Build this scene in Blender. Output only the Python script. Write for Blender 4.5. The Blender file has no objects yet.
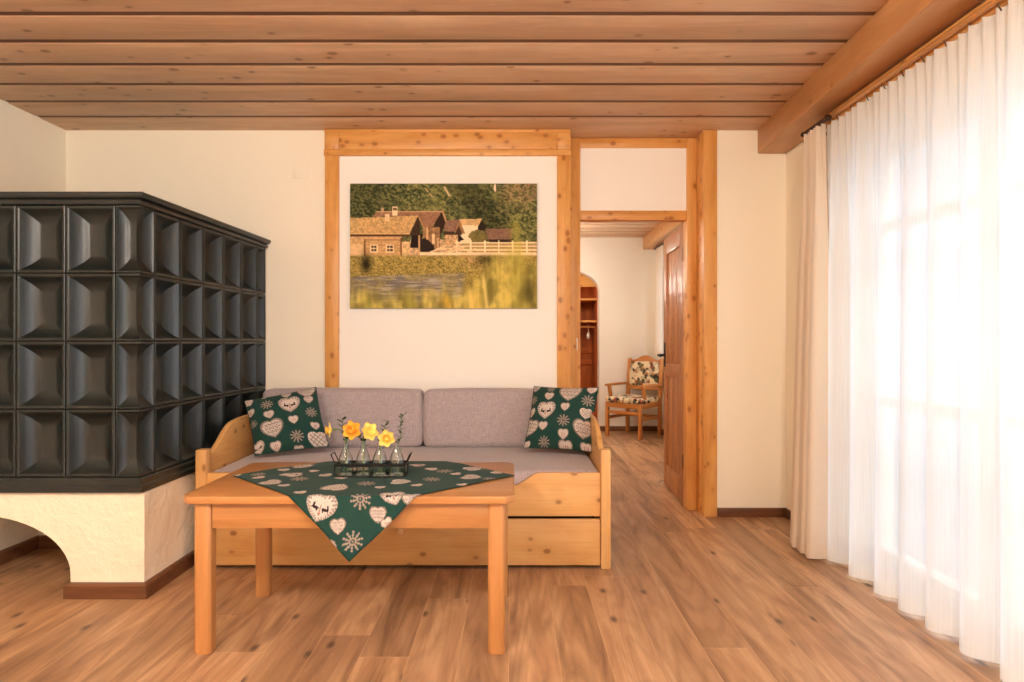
import bpy, bmesh, math, random
import numpy as np
from mathutils import Vector, Matrix
random.seed(7)
SC = bpy.context.scene
COL = SC.collection
PI = math.pi

# ------------------------------------------------------------------ helpers
def lin(c):
    return tuple(((v/255)/12.92 if v/255 <= .04045 else ((v/255+.055)/1.055)**2.4) for v in c)
def rgba(c): return lin(c)+(1.0,)

class MB:
    """collects shapes, links them as one mesh object"""
    def __init__(s): s.bm = bmesh.new()
    def box(s, x0, x1, y0, y1, z0, z1, r=0.0, seg=2, mat=None):
        t = bmesh.new()
        bmesh.ops.create_cube(t, size=1)
        for v in t.verts:
            v.co = Vector(((x0+x1)/2+v.co.x*(x1-x0), (y0+y1)/2+v.co.y*(y1-y0), (z0+z1)/2+v.co.z*(z1-z0)))
        if r > 0:
            bmesh.ops.bevel(t, geom=list(t.edges), offset=r, segments=seg, profile=.5, affect='EDGES')
        if mat is not None: bmesh.ops.transform(t, matrix=mat, verts=t.verts)
        s._join(t); return s
    def _join(s, t):
        me = bpy.data.meshes.new('tmp'); t.to_mesh(me); t.free()
        s.bm.from_mesh(me); bpy.data.meshes.remove(me)
    def pyd(s, verts, faces, mat=None):
        me = bpy.data.meshes.new('tmp'); me.from_pydata([tuple(v) for v in verts], [], faces); 
        if mat is not None: me.transform(mat)
        s.bm.from_mesh(me); bpy.data.meshes.remove(me); return s
    def prism(s, poly, axis, a0, a1, r=0.0, seg=2, mat=None):
        """poly: 2D outline; axis 'X' -> (y,z), 'Y' -> (x,z), 'Z' -> (x,y)"""
        def P(p, a): return {'X': (a, p[0], p[1]), 'Y': (p[0], a, p[1]), 'Z': (p[0], p[1], a)}[axis]
        n = len(poly); t = bmesh.new()
        A = [t.verts.new(P(p, a0)) for p in poly]; B = [t.verts.new(P(p, a1)) for p in poly]
        t.faces.new(A); t.faces.new(B[::-1])
        for i in range(n): t.faces.new((A[i], B[i], B[(i+1) % n], A[(i+1) % n]))
        bmesh.ops.recalc_face_normals(t, faces=t.faces)
        if r > 0:
            es = [e for e in t.edges if e.calc_face_angle(0) > .5]
            bmesh.ops.bevel(t, geom=es, offset=r, segments=seg, profile=.5, affect='EDGES')
        if mat is not None: bmesh.ops.transform(t, matrix=mat, verts=t.verts)
        s._join(t); return s
    def sweep(s, path, prof, closed_prof=True):
        """path: 2D (x,y) points, prof: (out, z); out is to the right of travel"""
        pts = [Vector(p) for p in path]; n = len(pts); rows = []
        for i, p in enumerate(pts):
            d0 = (pts[i]-pts[i-1]).normalized() if i > 0 else (pts[1]-pts[0]).normalized()
            d1 = (pts[i+1]-pts[i]).normalized() if i < n-1 else d0
            n0 = Vector((d0.y, -d0.x)); n1 = Vector((d1.y, -d1.x)); m = (n0+n1).normalized()
            k = 1/max(.2, m.dot(n0))
            rows.append([(p.x+m.x*o*k, p.y+m.y*o*k, z) for o, z in prof])
        V = [v for r in rows for v in r]; F = []; m = len(prof)
        for i in range(n-1):
            for j in range(m if closed_prof else m-1):
                F.append((i*m+j, i*m+(j+1) % m, (i+1)*m+(j+1) % m, (i+1)*m+j))
        if closed_prof: F += [tuple(range(m)), tuple((n-1)*m+j for j in range(m))[::-1]]
        return s.pyd(V, F)
    def tube(s, pts, r, seg=8, cap=True):
        pts = [Vector(p) for p in pts]; n = len(pts); V = []; F = []
        rs = r if isinstance(r, (list, tuple)) else [r]*n
        up = None
        for i, p in enumerate(pts):
            d = (pts[min(i+1, n-1)]-pts[max(i-1, 0)]).normalized()
            if up is None: up = Vector((0, 0, 1)) if abs(d.z) < .9 else Vector((0, 1, 0))
            a = d.cross(up).normalized(); b = a.cross(d).normalized(); up = b
            for k in range(seg):
                t = 2*PI*k/seg; V.append(p+(a*math.cos(t)+b*math.sin(t))*rs[i])
        for i in range(n-1):
            for k in range(seg):
                F.append((i*seg+k, i*seg+(k+1) % seg, (i+1)*seg+(k+1) % seg, (i+1)*seg+k))
        if cap: F += [tuple(range(seg))[::-1], tuple((n-1)*seg+k for k in range(seg))]
        return s.pyd(V, F)
    def lathe(s, prof, seg=24, mat=None):
        V = []; F = []; m = len(prof)
        for r, z in prof:
            for k in range(seg):
                t = 2*PI*k/seg; V.append((r*math.cos(t), r*math.sin(t), z))
        for i in range(m-1):
            for k in range(seg):
                F.append((i*seg+k, i*seg+(k+1) % seg, (i+1)*seg+(k+1) % seg, (i+1)*seg+k))
        return s.pyd(V, F, mat)
    def grid(s, fn, nu, nv, mat=None):
        V = [fn(i/(nu), j/(nv)) for i in range(nu+1) for j in range(nv+1)]
        F = [(i*(nv+1)+j, (i+1)*(nv+1)+j, (i+1)*(nv+1)+j+1, i*(nv+1)+j+1) for i in range(nu) for j in range(nv)]
        return s.pyd(V, F, mat)
    def build(s, name, mat, parent=None, org=None, ang=30, weld=0.0, recalc=True):
        bm = s.bm
        if weld: bmesh.ops.remove_doubles(bm, verts=bm.verts, dist=weld)
        if recalc: bmesh.ops.recalc_face_normals(bm, faces=bm.faces)
        o_ = Vector(org) if org is not None else (Vector(parent['_o']) if parent is not None else Vector((0, 0, 0)))
        bmesh.ops.translate(bm, verts=bm.verts, vec=-o_)
        for f in bm.faces: f.smooth = True
        for e in bm.edges:
            if len(e.link_faces) == 2 and e.calc_face_angle(0) > math.radians(ang): e.smooth = False
        me = bpy.data.meshes.new(name); bm.to_mesh(me); bm.free()
        if mat is not None: me.materials.append(mat)
        o = bpy.data.objects.new(name, me); COL.objects.link(o)
        if parent is not None: o.parent = parent
        else: o.location = o_
        o['_o'] = tuple(o_)
        return o

def thing(name, label, cat, loc=(0, 0, 0), group=None):
    o = bpy.data.objects.new(name, None); COL.objects.link(o)
    o.location = loc; o['_o'] = tuple(loc); o.empty_display_size = .1
    return tag(o, label, cat, group)
def tag(o, label, cat, group=None, kind=None):
    o['label'] = label; o['category'] = cat
    if group: o['group'] = group
    if kind: o['kind'] = kind
    return o
def struct(o, label, cat):
    o['kind'] = 'structure'; o['label'] = label; o['category'] = cat; return o

# ------------------------------------------------------------------ materials
def newmat(name):
    m = bpy.data.materials.new(name); m.use_nodes = True
    nt = m.node_tree; b = nt.nodes['Principled BSDF']
    return m, nt, b
def N(nt, t, **kw):
    n = nt.nodes.new(t)
    for k, v in kw.items():
        if k in n.inputs: n.inputs[k].default_value = v
        else: setattr(n, k, v)
    return n
def ramp(nt, fac, stops):
    r = nt.nodes.new('ShaderNodeValToRGB'); e = r.color_ramp.elements
    while len(e) < len(stops): e.new(.5)
    for i, (p, c) in enumerate(stops): e[i].position = p; e[i].color = c if len(c) == 4 else tuple(c)+(1,)
    nt.links.new(fac, r.inputs['Fac']); return r.outputs['Color']
def mix(nt, fac, a, b, mode='MIX'):
    m = nt.nodes.new('ShaderNodeMix'); m.data_type = 'RGBA'; m.blend_type = mode
    for sock, v in ((m.inputs[0], fac), (m.inputs[6], a), (m.inputs[7], b)):
        if hasattr(v, 'is_linked'): nt.links.new(v, sock)
        else: sock.default_value = v
    return m.outputs[2]
def mth(nt, op, a, b=None, c=None):
    m = nt.nodes.new('ShaderNodeMath'); m.operation = op
    for i, v in enumerate((a, b, c)):
        if v is None: continue
        if hasattr(v, 'is_linked'): nt.links.new(v, m.inputs[i])
        else: m.inputs[i].default_value = v
    return m.outputs[0]
def bump(nt, b, h, strength, dist=.01):
    n = nt.nodes.new('ShaderNodeBump'); n.inputs['Strength'].default_value = strength; n.inputs['Distance'].default_value = dist
    nt.links.new(h, n.inputs['Height']); nt.links.new(n.outputs['Normal'], b.inputs['Normal'])

def wood(name, light, mid, dark, axis='X', rough=.42, knot=.5, knotcol=(92, 48, 22), across=14, contrast=1.0, spec=.4, kscale=1.0, krad=1.0):
    m, nt, b = newmat(name); L = nt.links
    tc = N(nt, 'ShaderNodeTexCoord'); oi = N(nt, 'ShaderNodeObjectInfo'); ge = N(nt, 'ShaderNodeNewGeometry')
    rnd = mth(nt, 'ADD', mth(nt, 'MULTIPLY', oi.outputs['Random'], 37.0), mth(nt, 'MULTIPLY', ge.outputs['Random Per Island'], 53.0))
    cmb = N(nt, 'ShaderNodeCombineXYZ'); 
    for i in range(3): L.new(rnd, cmb.inputs[i])
    def mapped(al, ac):
        v = nt.nodes.new('ShaderNodeVectorMath'); v.operation = 'MULTIPLY_ADD'
        sc = {'X': (al, ac, ac), 'Y': (ac, al, ac), 'Z': (ac, ac, al)}[axis]
        L.new(tc.outputs['Object'], v.inputs[0]); v.inputs[1].default_value = sc; L.new(cmb.outputs[0], v.inputs[2])
        return v.outputs[0]
    n1 = N(nt, 'ShaderNodeTexNoise', Scale=1.0, Detail=5.0, Roughness=.6, Distortion=.8); L.new(mapped(1.3, across), n1.inputs['Vector'])
    n2 = N(nt, 'ShaderNodeTexNoise', Scale=1.0, Detail=3.0, Roughness=.6); L.new(mapped(5.0, 160), n2.inputs['Vector'])
    vo = N(nt, 'ShaderNodeTexVoronoi', Scale=1.0); L.new(mapped(4.4*kscale, 6.5*kscale), vo.inputs['Vector'])
    c = ramp(nt, n1.outputs['Fac'], [(.5-.22/contrast, rgba(dark)), (.5, rgba(mid)), (.5+.22/contrast, rgba(light))])
    fib = ramp(nt, n2.outputs['Fac'], [(.3, (.8, .78, .76, 1)), (.62, (1.05, 1.05, 1.05, 1))])
    c = mix(nt, .38, c, fib, 'MULTIPLY')
    # board to board tint
    tint = ramp(nt, ge.outputs['Random Per Island'], [(0, (.90, .88, .87, 1)), (1, (1.05, 1.04, 1.03, 1))])
    c = mix(nt, 1.0, c, tint, 'MULTIPLY')
    if knot > 0:
        sep = N(nt, 'ShaderNodeSeparateColor'); L.new(vo.outputs['Color'], sep.inputs[0])
        on = mth(nt, 'LESS_THAN', sep.outputs[0], knot)
        rad = mth(nt, 'MULTIPLY_ADD', sep.outputs[1], .12*krad, .09*krad)
        kd = mth(nt, 'DIVIDE', vo.outputs['Distance'], rad)
        k1 = mth(nt, 'MULTIPLY', ramp(nt, kd, [(.55, (1, 1, 1, 1)), (1.0, (0, 0, 0, 1))]), on)
        c = mix(nt, mth(nt, 'MULTIPLY', k1, .85), c, rgba(knotcol))
        k2 = mth(nt, 'MULTIPLY', ramp(nt, mth(nt, 'MULTIPLY', kd, .4), [(.3, (1, 1, 1, 1)), (1.0, (0, 0, 0, 1))]), on)
        c = mix(nt, mth(nt, 'MULTIPLY', k2, .35), c, rgba(dark))
    L.new(c, b.inputs['Base Color'])
    b.inputs['Roughness'].default_value = rough; b.inputs['Specular IOR Level'].default_value = spec
    bump(nt, b, n2.outputs['Fac'], .08, .004)
    return m

def plaster(name, col, bs=.15, scale=9, big=.0):
    m, nt, b = newmat(name); L = nt.links
    tc = N(nt, 'ShaderNodeTexCoord')
    n = N(nt, 'ShaderNodeTexNoise', Scale=scale, Detail=6.0, Roughness=.65); L.new(tc.outputs['Object'], n.inputs['Vector'])
    n2 = N(nt, 'ShaderNodeTexNoise', Scale=1.4, Detail=3.0); L.new(tc.outputs['Object'], n2.inputs['Vector'])
    k = .965
    c = mix(nt, n2.outputs['Fac'], rgba(col), tuple(v*k for v in lin(col))+(1,))
    L.new(c, b.inputs['Base Color']); b.inputs['Roughness'].default_value = .9; b.inputs['Specular IOR Level'].default_value = .15
    bump(nt, b, n.outputs['Fac'], bs, .02 if big == 0 else big)
    return m

def plain(name, col, rough=.5, metal=0.0, spec=.5):
    m, nt, b = newmat(name)
    tc = N(nt, 'ShaderNodeTexCoord'); n = N(nt, 'ShaderNodeTexNoise', Scale=40.0, Detail=3.0)
    nt.links.new(tc.outputs['Object'], n.inputs['Vector'])
    c = mix(nt, n.outputs['Fac'], rgba(col), tuple(v*.86 for v in lin(col))+(1,))
    nt.links.new(c, b.inputs['Base Color'])
    b.inputs['Roughness'].default_value = rough; b.inputs['Metallic'].default_value = metal; b.inputs['Specular IOR Level'].default_value = spec
    return m

def fabric(name, col, col2, scale=420, rough=.95):
    m, nt, b = newmat(name); L = nt.links
    tc = N(nt, 'ShaderNodeTexCoord')
    def st(v3):
        mp = N(nt, 'ShaderNodeMapping'); mp.inputs['Scale'].default_value = v3; L.new(tc.outputs['Object'], mp.inputs['Vector'])
        n = N(nt, 'ShaderNodeTexNoise', Scale=1.0, Detail=2.0, Roughness=.7); L.new(mp.outputs[0], n.inputs['Vector']); return n.outputs['Fac']
    a = st((30, scale, scale)); d = st((scale, 60, 25))
    s = mth(nt, 'MULTIPLY', mth(nt, 'ADD', a, d), .5)
    c = ramp(nt, s, [(.36, rgba(col2)), (.62, rgba(col))])
    L.new(c, b.inputs['Base Color']); b.inputs['Roughness'].default_value = rough; b.inputs['Specular IOR Level'].default_value = .1
    b.inputs['Sheen Weight'].default_value = .25
    bump(nt, b, s, .25, .003)
    return m

def painted(name, rough=.85, spec=.15, weave=0):
    """colour comes from the print laid on the mesh"""
    m, nt, b = newmat(name); L = nt.links
    a = N(nt, 'ShaderNodeVertexColor'); a.layer_name = 'print'
    c = a.outputs['Color']
    if weave:
        tc = N(nt, 'ShaderNodeTexCoord'); n = N(nt, 'ShaderNodeTexNoise', Scale=float(weave), Detail=2.0); L.new(tc.outputs['Object'], n.inputs['Vector'])
        c = mix(nt, .8, c, ramp(nt, n.outputs['Fac'], [(.3, (.8, .8, .8, 1)), (.7, (1.1, 1.1, 1.1, 1))]), 'MULTIPLY')
        bump(nt, b, n.outputs['Fac'], .12, .003)
    L.new(c, b.inputs['Base Color'])
    b.inputs['Roughness'].default_value = rough; b.inputs['Specular IOR Level'].default_value = spec
    if weave: b.inputs['Sheen Weight'].default_value = .05
    return m
def setprint(o, cols):
    at = o.data.color_attributes.new('print', 'FLOAT_COLOR', 'POINT')
    buf = np.ones((len(o.data.vertices), 4), dtype=np.float32); buf[:, :3] = cols
    at.data.foreach_set('color', buf.ravel())

def oak_floor():
    m, nt, b = newmat('oak_floorboards'); L = nt.links
    tc = N(nt, 'ShaderNodeTexCoord')
    sp = N(nt, 'ShaderNodeSeparateXYZ'); L.new(tc.outputs['Object'], sp.inputs[0])
    W = .172
    u = mth(nt, 'DIVIDE', mth(nt, 'ADD', sp.outputs['X'], 5*W-.333+.0), W)
    row = mth(nt, 'FLOOR', u); fr = mth(nt, 'FRACT', u)
    wn = N(nt, 'ShaderNodeTexWhiteNoise'); wn.noise_dimensions = '1D'; L.new(row, wn.inputs['W'])
    LEN = 3.0
    vv = mth(nt, 'ADD', mth(nt, 'DIVIDE', sp.outputs['Y'], LEN), mth(nt, 'MULTIPLY', wn.outputs['Value'], 7.3))
    colm = mth(nt, 'FLOOR', vv); fv = mth(nt, 'FRACT', vv)
    cm = N(nt, 'ShaderNodeCombineXYZ'); L.new(row, cm.inputs[0]); L.new(colm, cm.inputs[1])
    w2 = N(nt, 'ShaderNodeTexWhiteNoise'); w2.noise_dimensions = '2D'; L.new(cm.outputs[0], w2.inputs['Vector'])
    rv = w2.outputs['Value']
    ofs = N(nt, 'ShaderNodeCombineXYZ')
    for i, k in enumerate((31.0, 17.0, 11.0)): L.new(mth(nt, 'MULTIPLY', rv, k), ofs.inputs[i])
    def mp(sx, sy):
        v = nt.nodes.new('ShaderNodeVectorMath'); v.operation = 'MULTIPLY_ADD'
        L.new(tc.outputs['Object'], v.inputs[0]); v.inputs[1].default_value = (sx, sy, 1); L.new(ofs.outputs[0], v.inputs[2]); return v.outputs[0]
    n1 = N(nt, 'ShaderNodeTexNoise', Scale=1.0, Detail=6.0, Roughness=.62, Distortion=1.3); L.new(mp(9, 1.0), n1.inputs['Vector'])
    n2 = N(nt, 'ShaderNodeTexNoise', Scale=1.0, Detail=4.0, Roughness=.7); L.new(mp(140, 4), n2.inputs['Vector'])
    n3 = N(nt, 'ShaderNodeTexNoise', Scale=1.0, Detail=2.0, Roughness=.5, Distortion=.6); L.new(mp(6, 1.6), n3.inputs['Vector'])
    # cathedral rings
    n4 = N(nt, 'ShaderNodeTexNoise', Scale=1.0, Detail=1.5, Roughness=.4, Distortion=.3); L.new(mp(5.0, .55), n4.inputs['Vector'])
    ring = mth(nt, 'SINE', mth(nt, 'MULTIPLY', n4.outputs['Fac'], 95.0))
    c = ramp(nt, n1.outputs['Fac'], [(.28, rgba((134, 100, 74))), (.47, rgba((181, 141, 105))), (.68, rgba((206, 168, 130)))])
    c = mix(nt, .30, c, ramp(nt, mth(nt, 'MULTIPLY_ADD', ring, .5, .5), [(0, (.62, .57, .53, 1)), (.6, (1.0, 1.0, 1.0, 1))]), 'MULTIPLY')
    c = mix(nt, .24, c, ramp(nt, n2.outputs['Fac'], [(.3, (.74, .71, .69, 1)), (.6, (1.06, 1.06, 1.06, 1))]), 'MULTIPLY')
    c = mix(nt, 1.0, c, ramp(nt, rv, [(0, (.80, .78, .77, 1)), (.5, (.98, .97, .96, 1)), (1, (1.12, 1.10, 1.08, 1))]), 'MULTIPLY')
    # dark heart streaks
    c = mix(nt, mth(nt, 'MULTIPLY', ramp(nt, n3.outputs['Fac'], [(.57, (0, 0, 0, 1)), (.75, (1, 1, 1, 1))]), .62), c, rgba((104, 72, 54)))
    vo = N(nt, 'ShaderNodeTexVoronoi', Scale=1.0); vo.voronoi_dimensions = '2D'; L.new(mp(6.2, 3.0), vo.inputs['Vector'])
    sc = N(nt, 'ShaderNodeSeparateColor'); L.new(vo.outputs['Color'], sc.inputs[0])
    kn = mth(nt, 'MULTIPLY', ramp(nt, mth(nt, 'ADD', vo.outputs['Distance'], mth(nt, 'MULTIPLY', n2.outputs['Fac'], .06)), [(.06, (1, 1, 1, 1)), (.15, (0, 0, 0, 1))]), mth(nt, 'LESS_THAN', sc.outputs[0], .22))
    c = mix(nt, mth(nt, 'MULTIPLY', kn, .8), c, rgba((70, 48, 40)))
    # bevelled joints: a thin light arris and a dark line
    e = mth(nt, 'MINIMUM', fr, mth(nt, 'SUBTRACT', 1.0, fr))
    ev = mth(nt, 'MULTIPLY', mth(nt, 'MINIMUM', fv, mth(nt, 'SUBTRACT', 1.0, fv)), LEN/W)
    em = mth(nt, 'MINIMUM', e, ev)
    c = mix(nt, ramp(nt, em, [(.004, (.5, .5, .5, 1)), (.012, (0, 0, 0, 1))]), c, rgba((222, 180, 136)))
    L.new(c, b.inputs['Base Color'])
    L.new(mth(nt, 'MULTIPLY_ADD', n2.outputs['Fac'], .12, .36), b.inputs['Roughness'])
    b.inputs['Specular IOR Level'].default_value = .38
    h = mth(nt, 'ADD', mth(nt, 'MULTIPLY', n2.outputs['Fac'], .25), ramp(nt, em, [(.0, (0, 0, 0, 1)), (.02, (1, 1, 1, 1))]))
    bump(nt, b, h, .18, .004)
    return m

def sheer_mat(name, col, dens, edge=.35):
    """woven voile: holes let light straight through, threads glow"""
    m, nt, b = newmat(name); L = nt.links; nt.nodes.remove(b)
    out = nt.nodes['Material Output']
    tr = N(nt, 'ShaderNodeBsdfTransparent'); tl = N(nt, 'ShaderNodeBsdfTranslucent'); df = N(nt, 'ShaderNodeBsdfDiffuse')
    tl.inputs['Color'].default_value = rgba(col); df.inputs['Color'].default_value = rgba(col)
    th = N(nt, 'ShaderNodeMixShader'); th.inputs[0].default_value = .5
    L.new(tl.outputs[0], th.inputs[1]); L.new(df.outputs[0], th.inputs[2])
    lw = N(nt, 'ShaderNodeLayerWeight'); lw.inputs['Blend'].default_value = edge
    tc = N(nt, 'ShaderNodeTexCoord'); mp = N(nt, 'ShaderNodeMapping'); mp.inputs['Scale'].default_value = (4, 260, 3); L.new(tc.outputs['Object'], mp.inputs['Vector'])
    n = N(nt, 'ShaderNodeTexNoise', Scale=1.0, Detail=2.0); L.new(mp.outputs[0], n.inputs['Vector'])
    f = mth(nt, 'MULTIPLY_ADD', lw.outputs['Facing'], .5, dens)
    f = mth(nt, 'MINIMUM', mth(nt, 'ADD', f, mth(nt, 'MULTIPLY_ADD', n.outputs['Fac'], .2, -.1)), .97)
    mx = N(nt, 'ShaderNodeMixShader'); L.new(f, mx.inputs[0]); L.new(tr.outputs[0], mx.inputs[1]); L.new(th.outputs[0], mx.inputs[2])
    L.new(mx.outputs[0], out.inputs['Surface'])
    return m
def cloth_translucent(name, col, t=.35):
    m, nt, b = newmat(name); L = nt.links; nt.nodes.remove(b); out = nt.nodes['Material Output']
    tl = N(nt, 'ShaderNodeBsdfTranslucent'); df = N(nt, 'ShaderNodeBsdfDiffuse')
    tc = N(nt, 'ShaderNodeTexCoord'); mp = N(nt, 'ShaderNodeMapping'); mp.inputs['Scale'].default_value = (60, 300, 300); L.new(tc.outputs['Object'], mp.inputs['Vector'])
    n = N(nt, 'ShaderNodeTexNoise', Scale=1.0, Detail=2.0); L.new(mp.outputs[0], n.inputs['Vector'])
    c = mix(nt, n.outputs['Fac'], rgba(col), tuple(v*.9 for v in lin(col))+(1,))
    L.new(c, tl.inputs[0]); L.new(c, df.inputs[0])
    mx = N(nt, 'ShaderNodeMixShader'); mx.inputs[0].default_value = t
    L.new(df.outputs[0], mx.inputs[1]); L.new(tl.outputs[0], mx.inputs[2]); L.new(mx.outputs[0], out.inputs['Surface'])
    return m
def thin_glass(name, tint=(1, 1, 1), refl=1.0):
    m, nt, b = newmat(name); L = nt.links; nt.nodes.remove(b); out = nt.nodes['Material Output']
    tr = N(nt, 'ShaderNodeBsdfTransparent'); tr.inputs[0].default_value = tuple(tint)+(1,)
    gl = N(nt, 'ShaderNodeBsdfGlossy'); gl.inputs['Roughness'].default_value = .03
    lw = N(nt, 'ShaderNodeLayerWeight'); lw.inputs['Blend'].default_value = .5
    fr = mth(nt, 'MULTIPLY_ADD', mth(nt, 'POWER', lw.outputs['Facing'], 4.0), .85*refl, .04*refl)
    mx = N(nt, 'ShaderNodeMixShader'); L.new(mth(nt, 'MINIMUM', fr, 1.0), mx.inputs[0]); L.new(tr.outputs[0], mx.inputs[1]); L.new(gl.outputs[0], mx.inputs[2])
    L.new(mx.outputs[0], out.inputs['Surface']); return m
def glaze():
    m, nt, b = newmat('dark_green_glaze'); L = nt.links
    tc = N(nt, 'ShaderNodeTexCoord'); n = N(nt, 'ShaderNodeTexNoise', Scale=7.0, Detail=5.0, Roughness=.6); L.new(tc.outputs['Object'], n.inputs['Vector'])
    c = ramp(nt, n.outputs['Fac'], [(.35, rgba((20, 26, 26))), (.65, rgba((32, 38, 36)))])
    L.new(c, b.inputs['Base Color'])
    L.new(mth(nt, 'MULTIPLY_ADD', n.outputs['Fac'], .16, .26), b.inputs['Roughness'])
    b.inputs['Specular IOR Level'].default_value = .5
    n2 = N(nt, 'ShaderNodeTexNoise', Scale=30.0, Detail=2.0); L.new(tc.outputs['Object'], n2.inputs['Vector'])
    bump(nt, b, n2.outputs['Fac'], .05, .003)
    return m
def floral():
    m, nt, b = newmat('floral_upholstery'); L = nt.links
    tc = N(nt, 'ShaderNodeTexCoord')
    v = N(nt, 'ShaderNodeTexVoronoi', Scale=26.0); L.new(tc.outputs['Object'], v.inputs['Vector'])
    n = N(nt, 'ShaderNodeTexNoise', Scale=14.0, Detail=3.0); L.new(tc.outputs['Object'], n.inputs['Vector'])
    sp = N(nt, 'ShaderNodeSeparateColor'); L.new(v.outputs['Color'], sp.inputs[0])
    r = nt.nodes.new('ShaderNodeValToRGB'); r.color_ramp.interpolation = 'CONSTANT'; e = r.color_ramp.elements
    cols = [(58, 62, 44), (196, 176, 146), (44, 40, 36), (150, 74, 60), (212, 194, 162), (96, 92, 62), (180, 130, 84)]
    while len(e) < len(cols): e.new(.5)
    for i, cc in enumerate(cols): e[i].position = i/len(cols); e[i].color = rgba(cc)
    L.new(sp.outputs[0], r.inputs['Fac'])
    k = ramp(nt, n.outputs['Fac'], [(.42, (0, 0, 0, 1)), (.52, (1, 1, 1, 1))])
    c = mix(nt, k, rgba((226, 208, 172)), r.outputs['Color'])
    L.new(c, b.inputs['Base Color']); b.inputs['Roughness'].default_value = .9
    return m

M = {}
M['floor'] = oak_floor()
M['wall'] = plaster('cream_plaster', (250, 240, 220))
M['panelwhite'] = plaster('white_plaster', (253, 248, 240), .06)
M['stoveplaster'] = plaster('rough_cream_plaster', (252, 240, 216), .5, 6, .05)
M['ceil'] = wood('ceiling_pine', (230, 198, 164), (214, 178, 144), (192, 154, 120), 'X', .5, .85, (100, 58, 40), 10, .8, kscale=1.6, krad=1.1)
M['beam'] = wood('beam_pine', (222, 172, 120), (204, 150, 98), (182, 126, 76), 'Y', .42, .5, (120, 70, 40), 9, .7, kscale=1.4)
M['lath'] = wood('dark_groove_shade', (136, 98, 72), (118, 82, 60), (98, 66, 48), 'X', .6, 0, across=30)  # dark brown that stands in for shade in the ceiling joints
for ax in 'XYZ':
    M['pine'+ax] = wood('knotty_pine_'+ax.lower(), (240, 184, 112), (228, 166, 92), (206, 138, 66), ax, .38, 1.0, (138, 72, 32), 12, .9, kscale=2.5, krad=1.35)
    M['bed'+ax] = wood('daybed_pine_'+ax.lower(), (234, 188, 128), (224, 173, 108), (202, 146, 84), ax, .4, .95, (98, 44, 20), 9, .7, kscale=2.0, krad=1.15)
    M['beech'+ax] = wood('table_wood_'+ax.lower(), (203, 150, 98), (189, 133, 80), (166, 109, 59), ax, .34, .0, across=14, contrast=.55)
    M['chair'+ax] = wood('chair_wood_'+ax.lower(), (206, 142, 78), (190, 124, 62), (166, 100, 46), ax, .4, 0, across=20)
    M['skirt'+ax] = wood('skirting_'+ax.lower(), (128, 84, 56), (112, 72, 46), (92, 56, 36), ax, .4, 0, across=20)
    M['closet'+ax] = wood('closet_wood_'+ax.lower(), (196, 112, 58), (176, 94, 46), (150, 74, 34), ax, .4, .1, across=12)
M['door'] = wood('door_pine', (196, 138, 86), (176, 116, 66), (150, 92, 48), 'Z', .36, .6, (110, 60, 30), 12, .8, spec=.45, kscale=2)
M['glaze'] = glaze()
M['mattress'] = fabric('grey_linen', (190, 177, 178), (154, 141, 144))
M['printed'] = painted('printed_cotton', .9, .1, 500)
M['canvas'] = painted('canvas_print', .8, .15)
M['black'] = plain('black_wire', (12, 11, 11), .55, .0, .3)
M['dark'] = plain('dark_bronze', (70, 46, 34), .45, .5)
M['hole'] = plain('shadow_gap', (20, 15, 12), .9)
M['whitemetal'] = plain('pale_metal', (226, 216, 200), .35, .3)
M['frame'] = plain('window_white', (232, 226, 214), .45)
M['glass'] = thin_glass('window_glass')
M['bottle'] = thin_glass('bottle_glass', (.96, .98, .97), 1.5)
M['water'] = thin_glass('water', (.86, .9, .86), 1.0)
M['sheer'] = sheer_mat('white_voile', (250, 249, 247), .80)
M['drape'] = cloth_translucent('cream_drape', (246, 232, 214), .4)
M['yellow'] = plain('yellow_petal', (255, 228, 120), .6)
M['orange'] = plain('orange_petal', (254, 190, 66), .6)
M['stem'] = plain('green_stem', (92, 112, 54), .6)
M['leaf'] = plain('dark_leaf', (62, 84, 52), .6)
M['floral'] = floral()

# ------------------------------------------------------------------ setting
H = 2.4
YB = 4.04           # back wall plane
XL, XR = -2.772, 1.703
YF = -2.6           # wall behind the photographer
b = MB(); b.box(XL-.2, 1.95, YF-.2, 8.75, -.06, 0)
struct(b.build('floor', M['floor']), 'oak plank floor running toward the doorway', 'floor')

def ceiling(name, x0, x1, y_start, y_end, z, pitch=.2385, gap=.036, first=None):
    b = MB(); y = first if first is not None else y_start
    edges = []
    k = y
    while k > y_end: edges.append(k); k -= pitch
    hi = y_start
    for e in edges:
        b.box(x0, x1, e+gap/2, hi, z, z+.05, .004, 2); hi = e-gap/2
    b.box(x0, x1, y_end, hi, z, z+.05, .004, 2)
    b.box(x0, x1, y_end, y_start, z+.049, z+.07)
    o = b.build(name, M['ceil'])
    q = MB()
    for e in edges: q.box(x0, x1, e-gap/2-.001, e+gap/2+.001, z+.0045, z+.04)  # dark strips added so the grooves between boards read as shaded
    q.build('joint_shade_strips', M['lath'], o)['label'] = 'dark strips standing in for groove shade between the boards'
    return o
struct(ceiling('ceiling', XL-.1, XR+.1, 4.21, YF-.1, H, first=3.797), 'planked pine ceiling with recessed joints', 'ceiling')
struct(ceiling('ceiling.001', -1.6, 1.9, 7.95, 4.21, 2.345, first=7.7), 'planked pine ceiling of the hallway beyond the door', 'ceiling')

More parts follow.
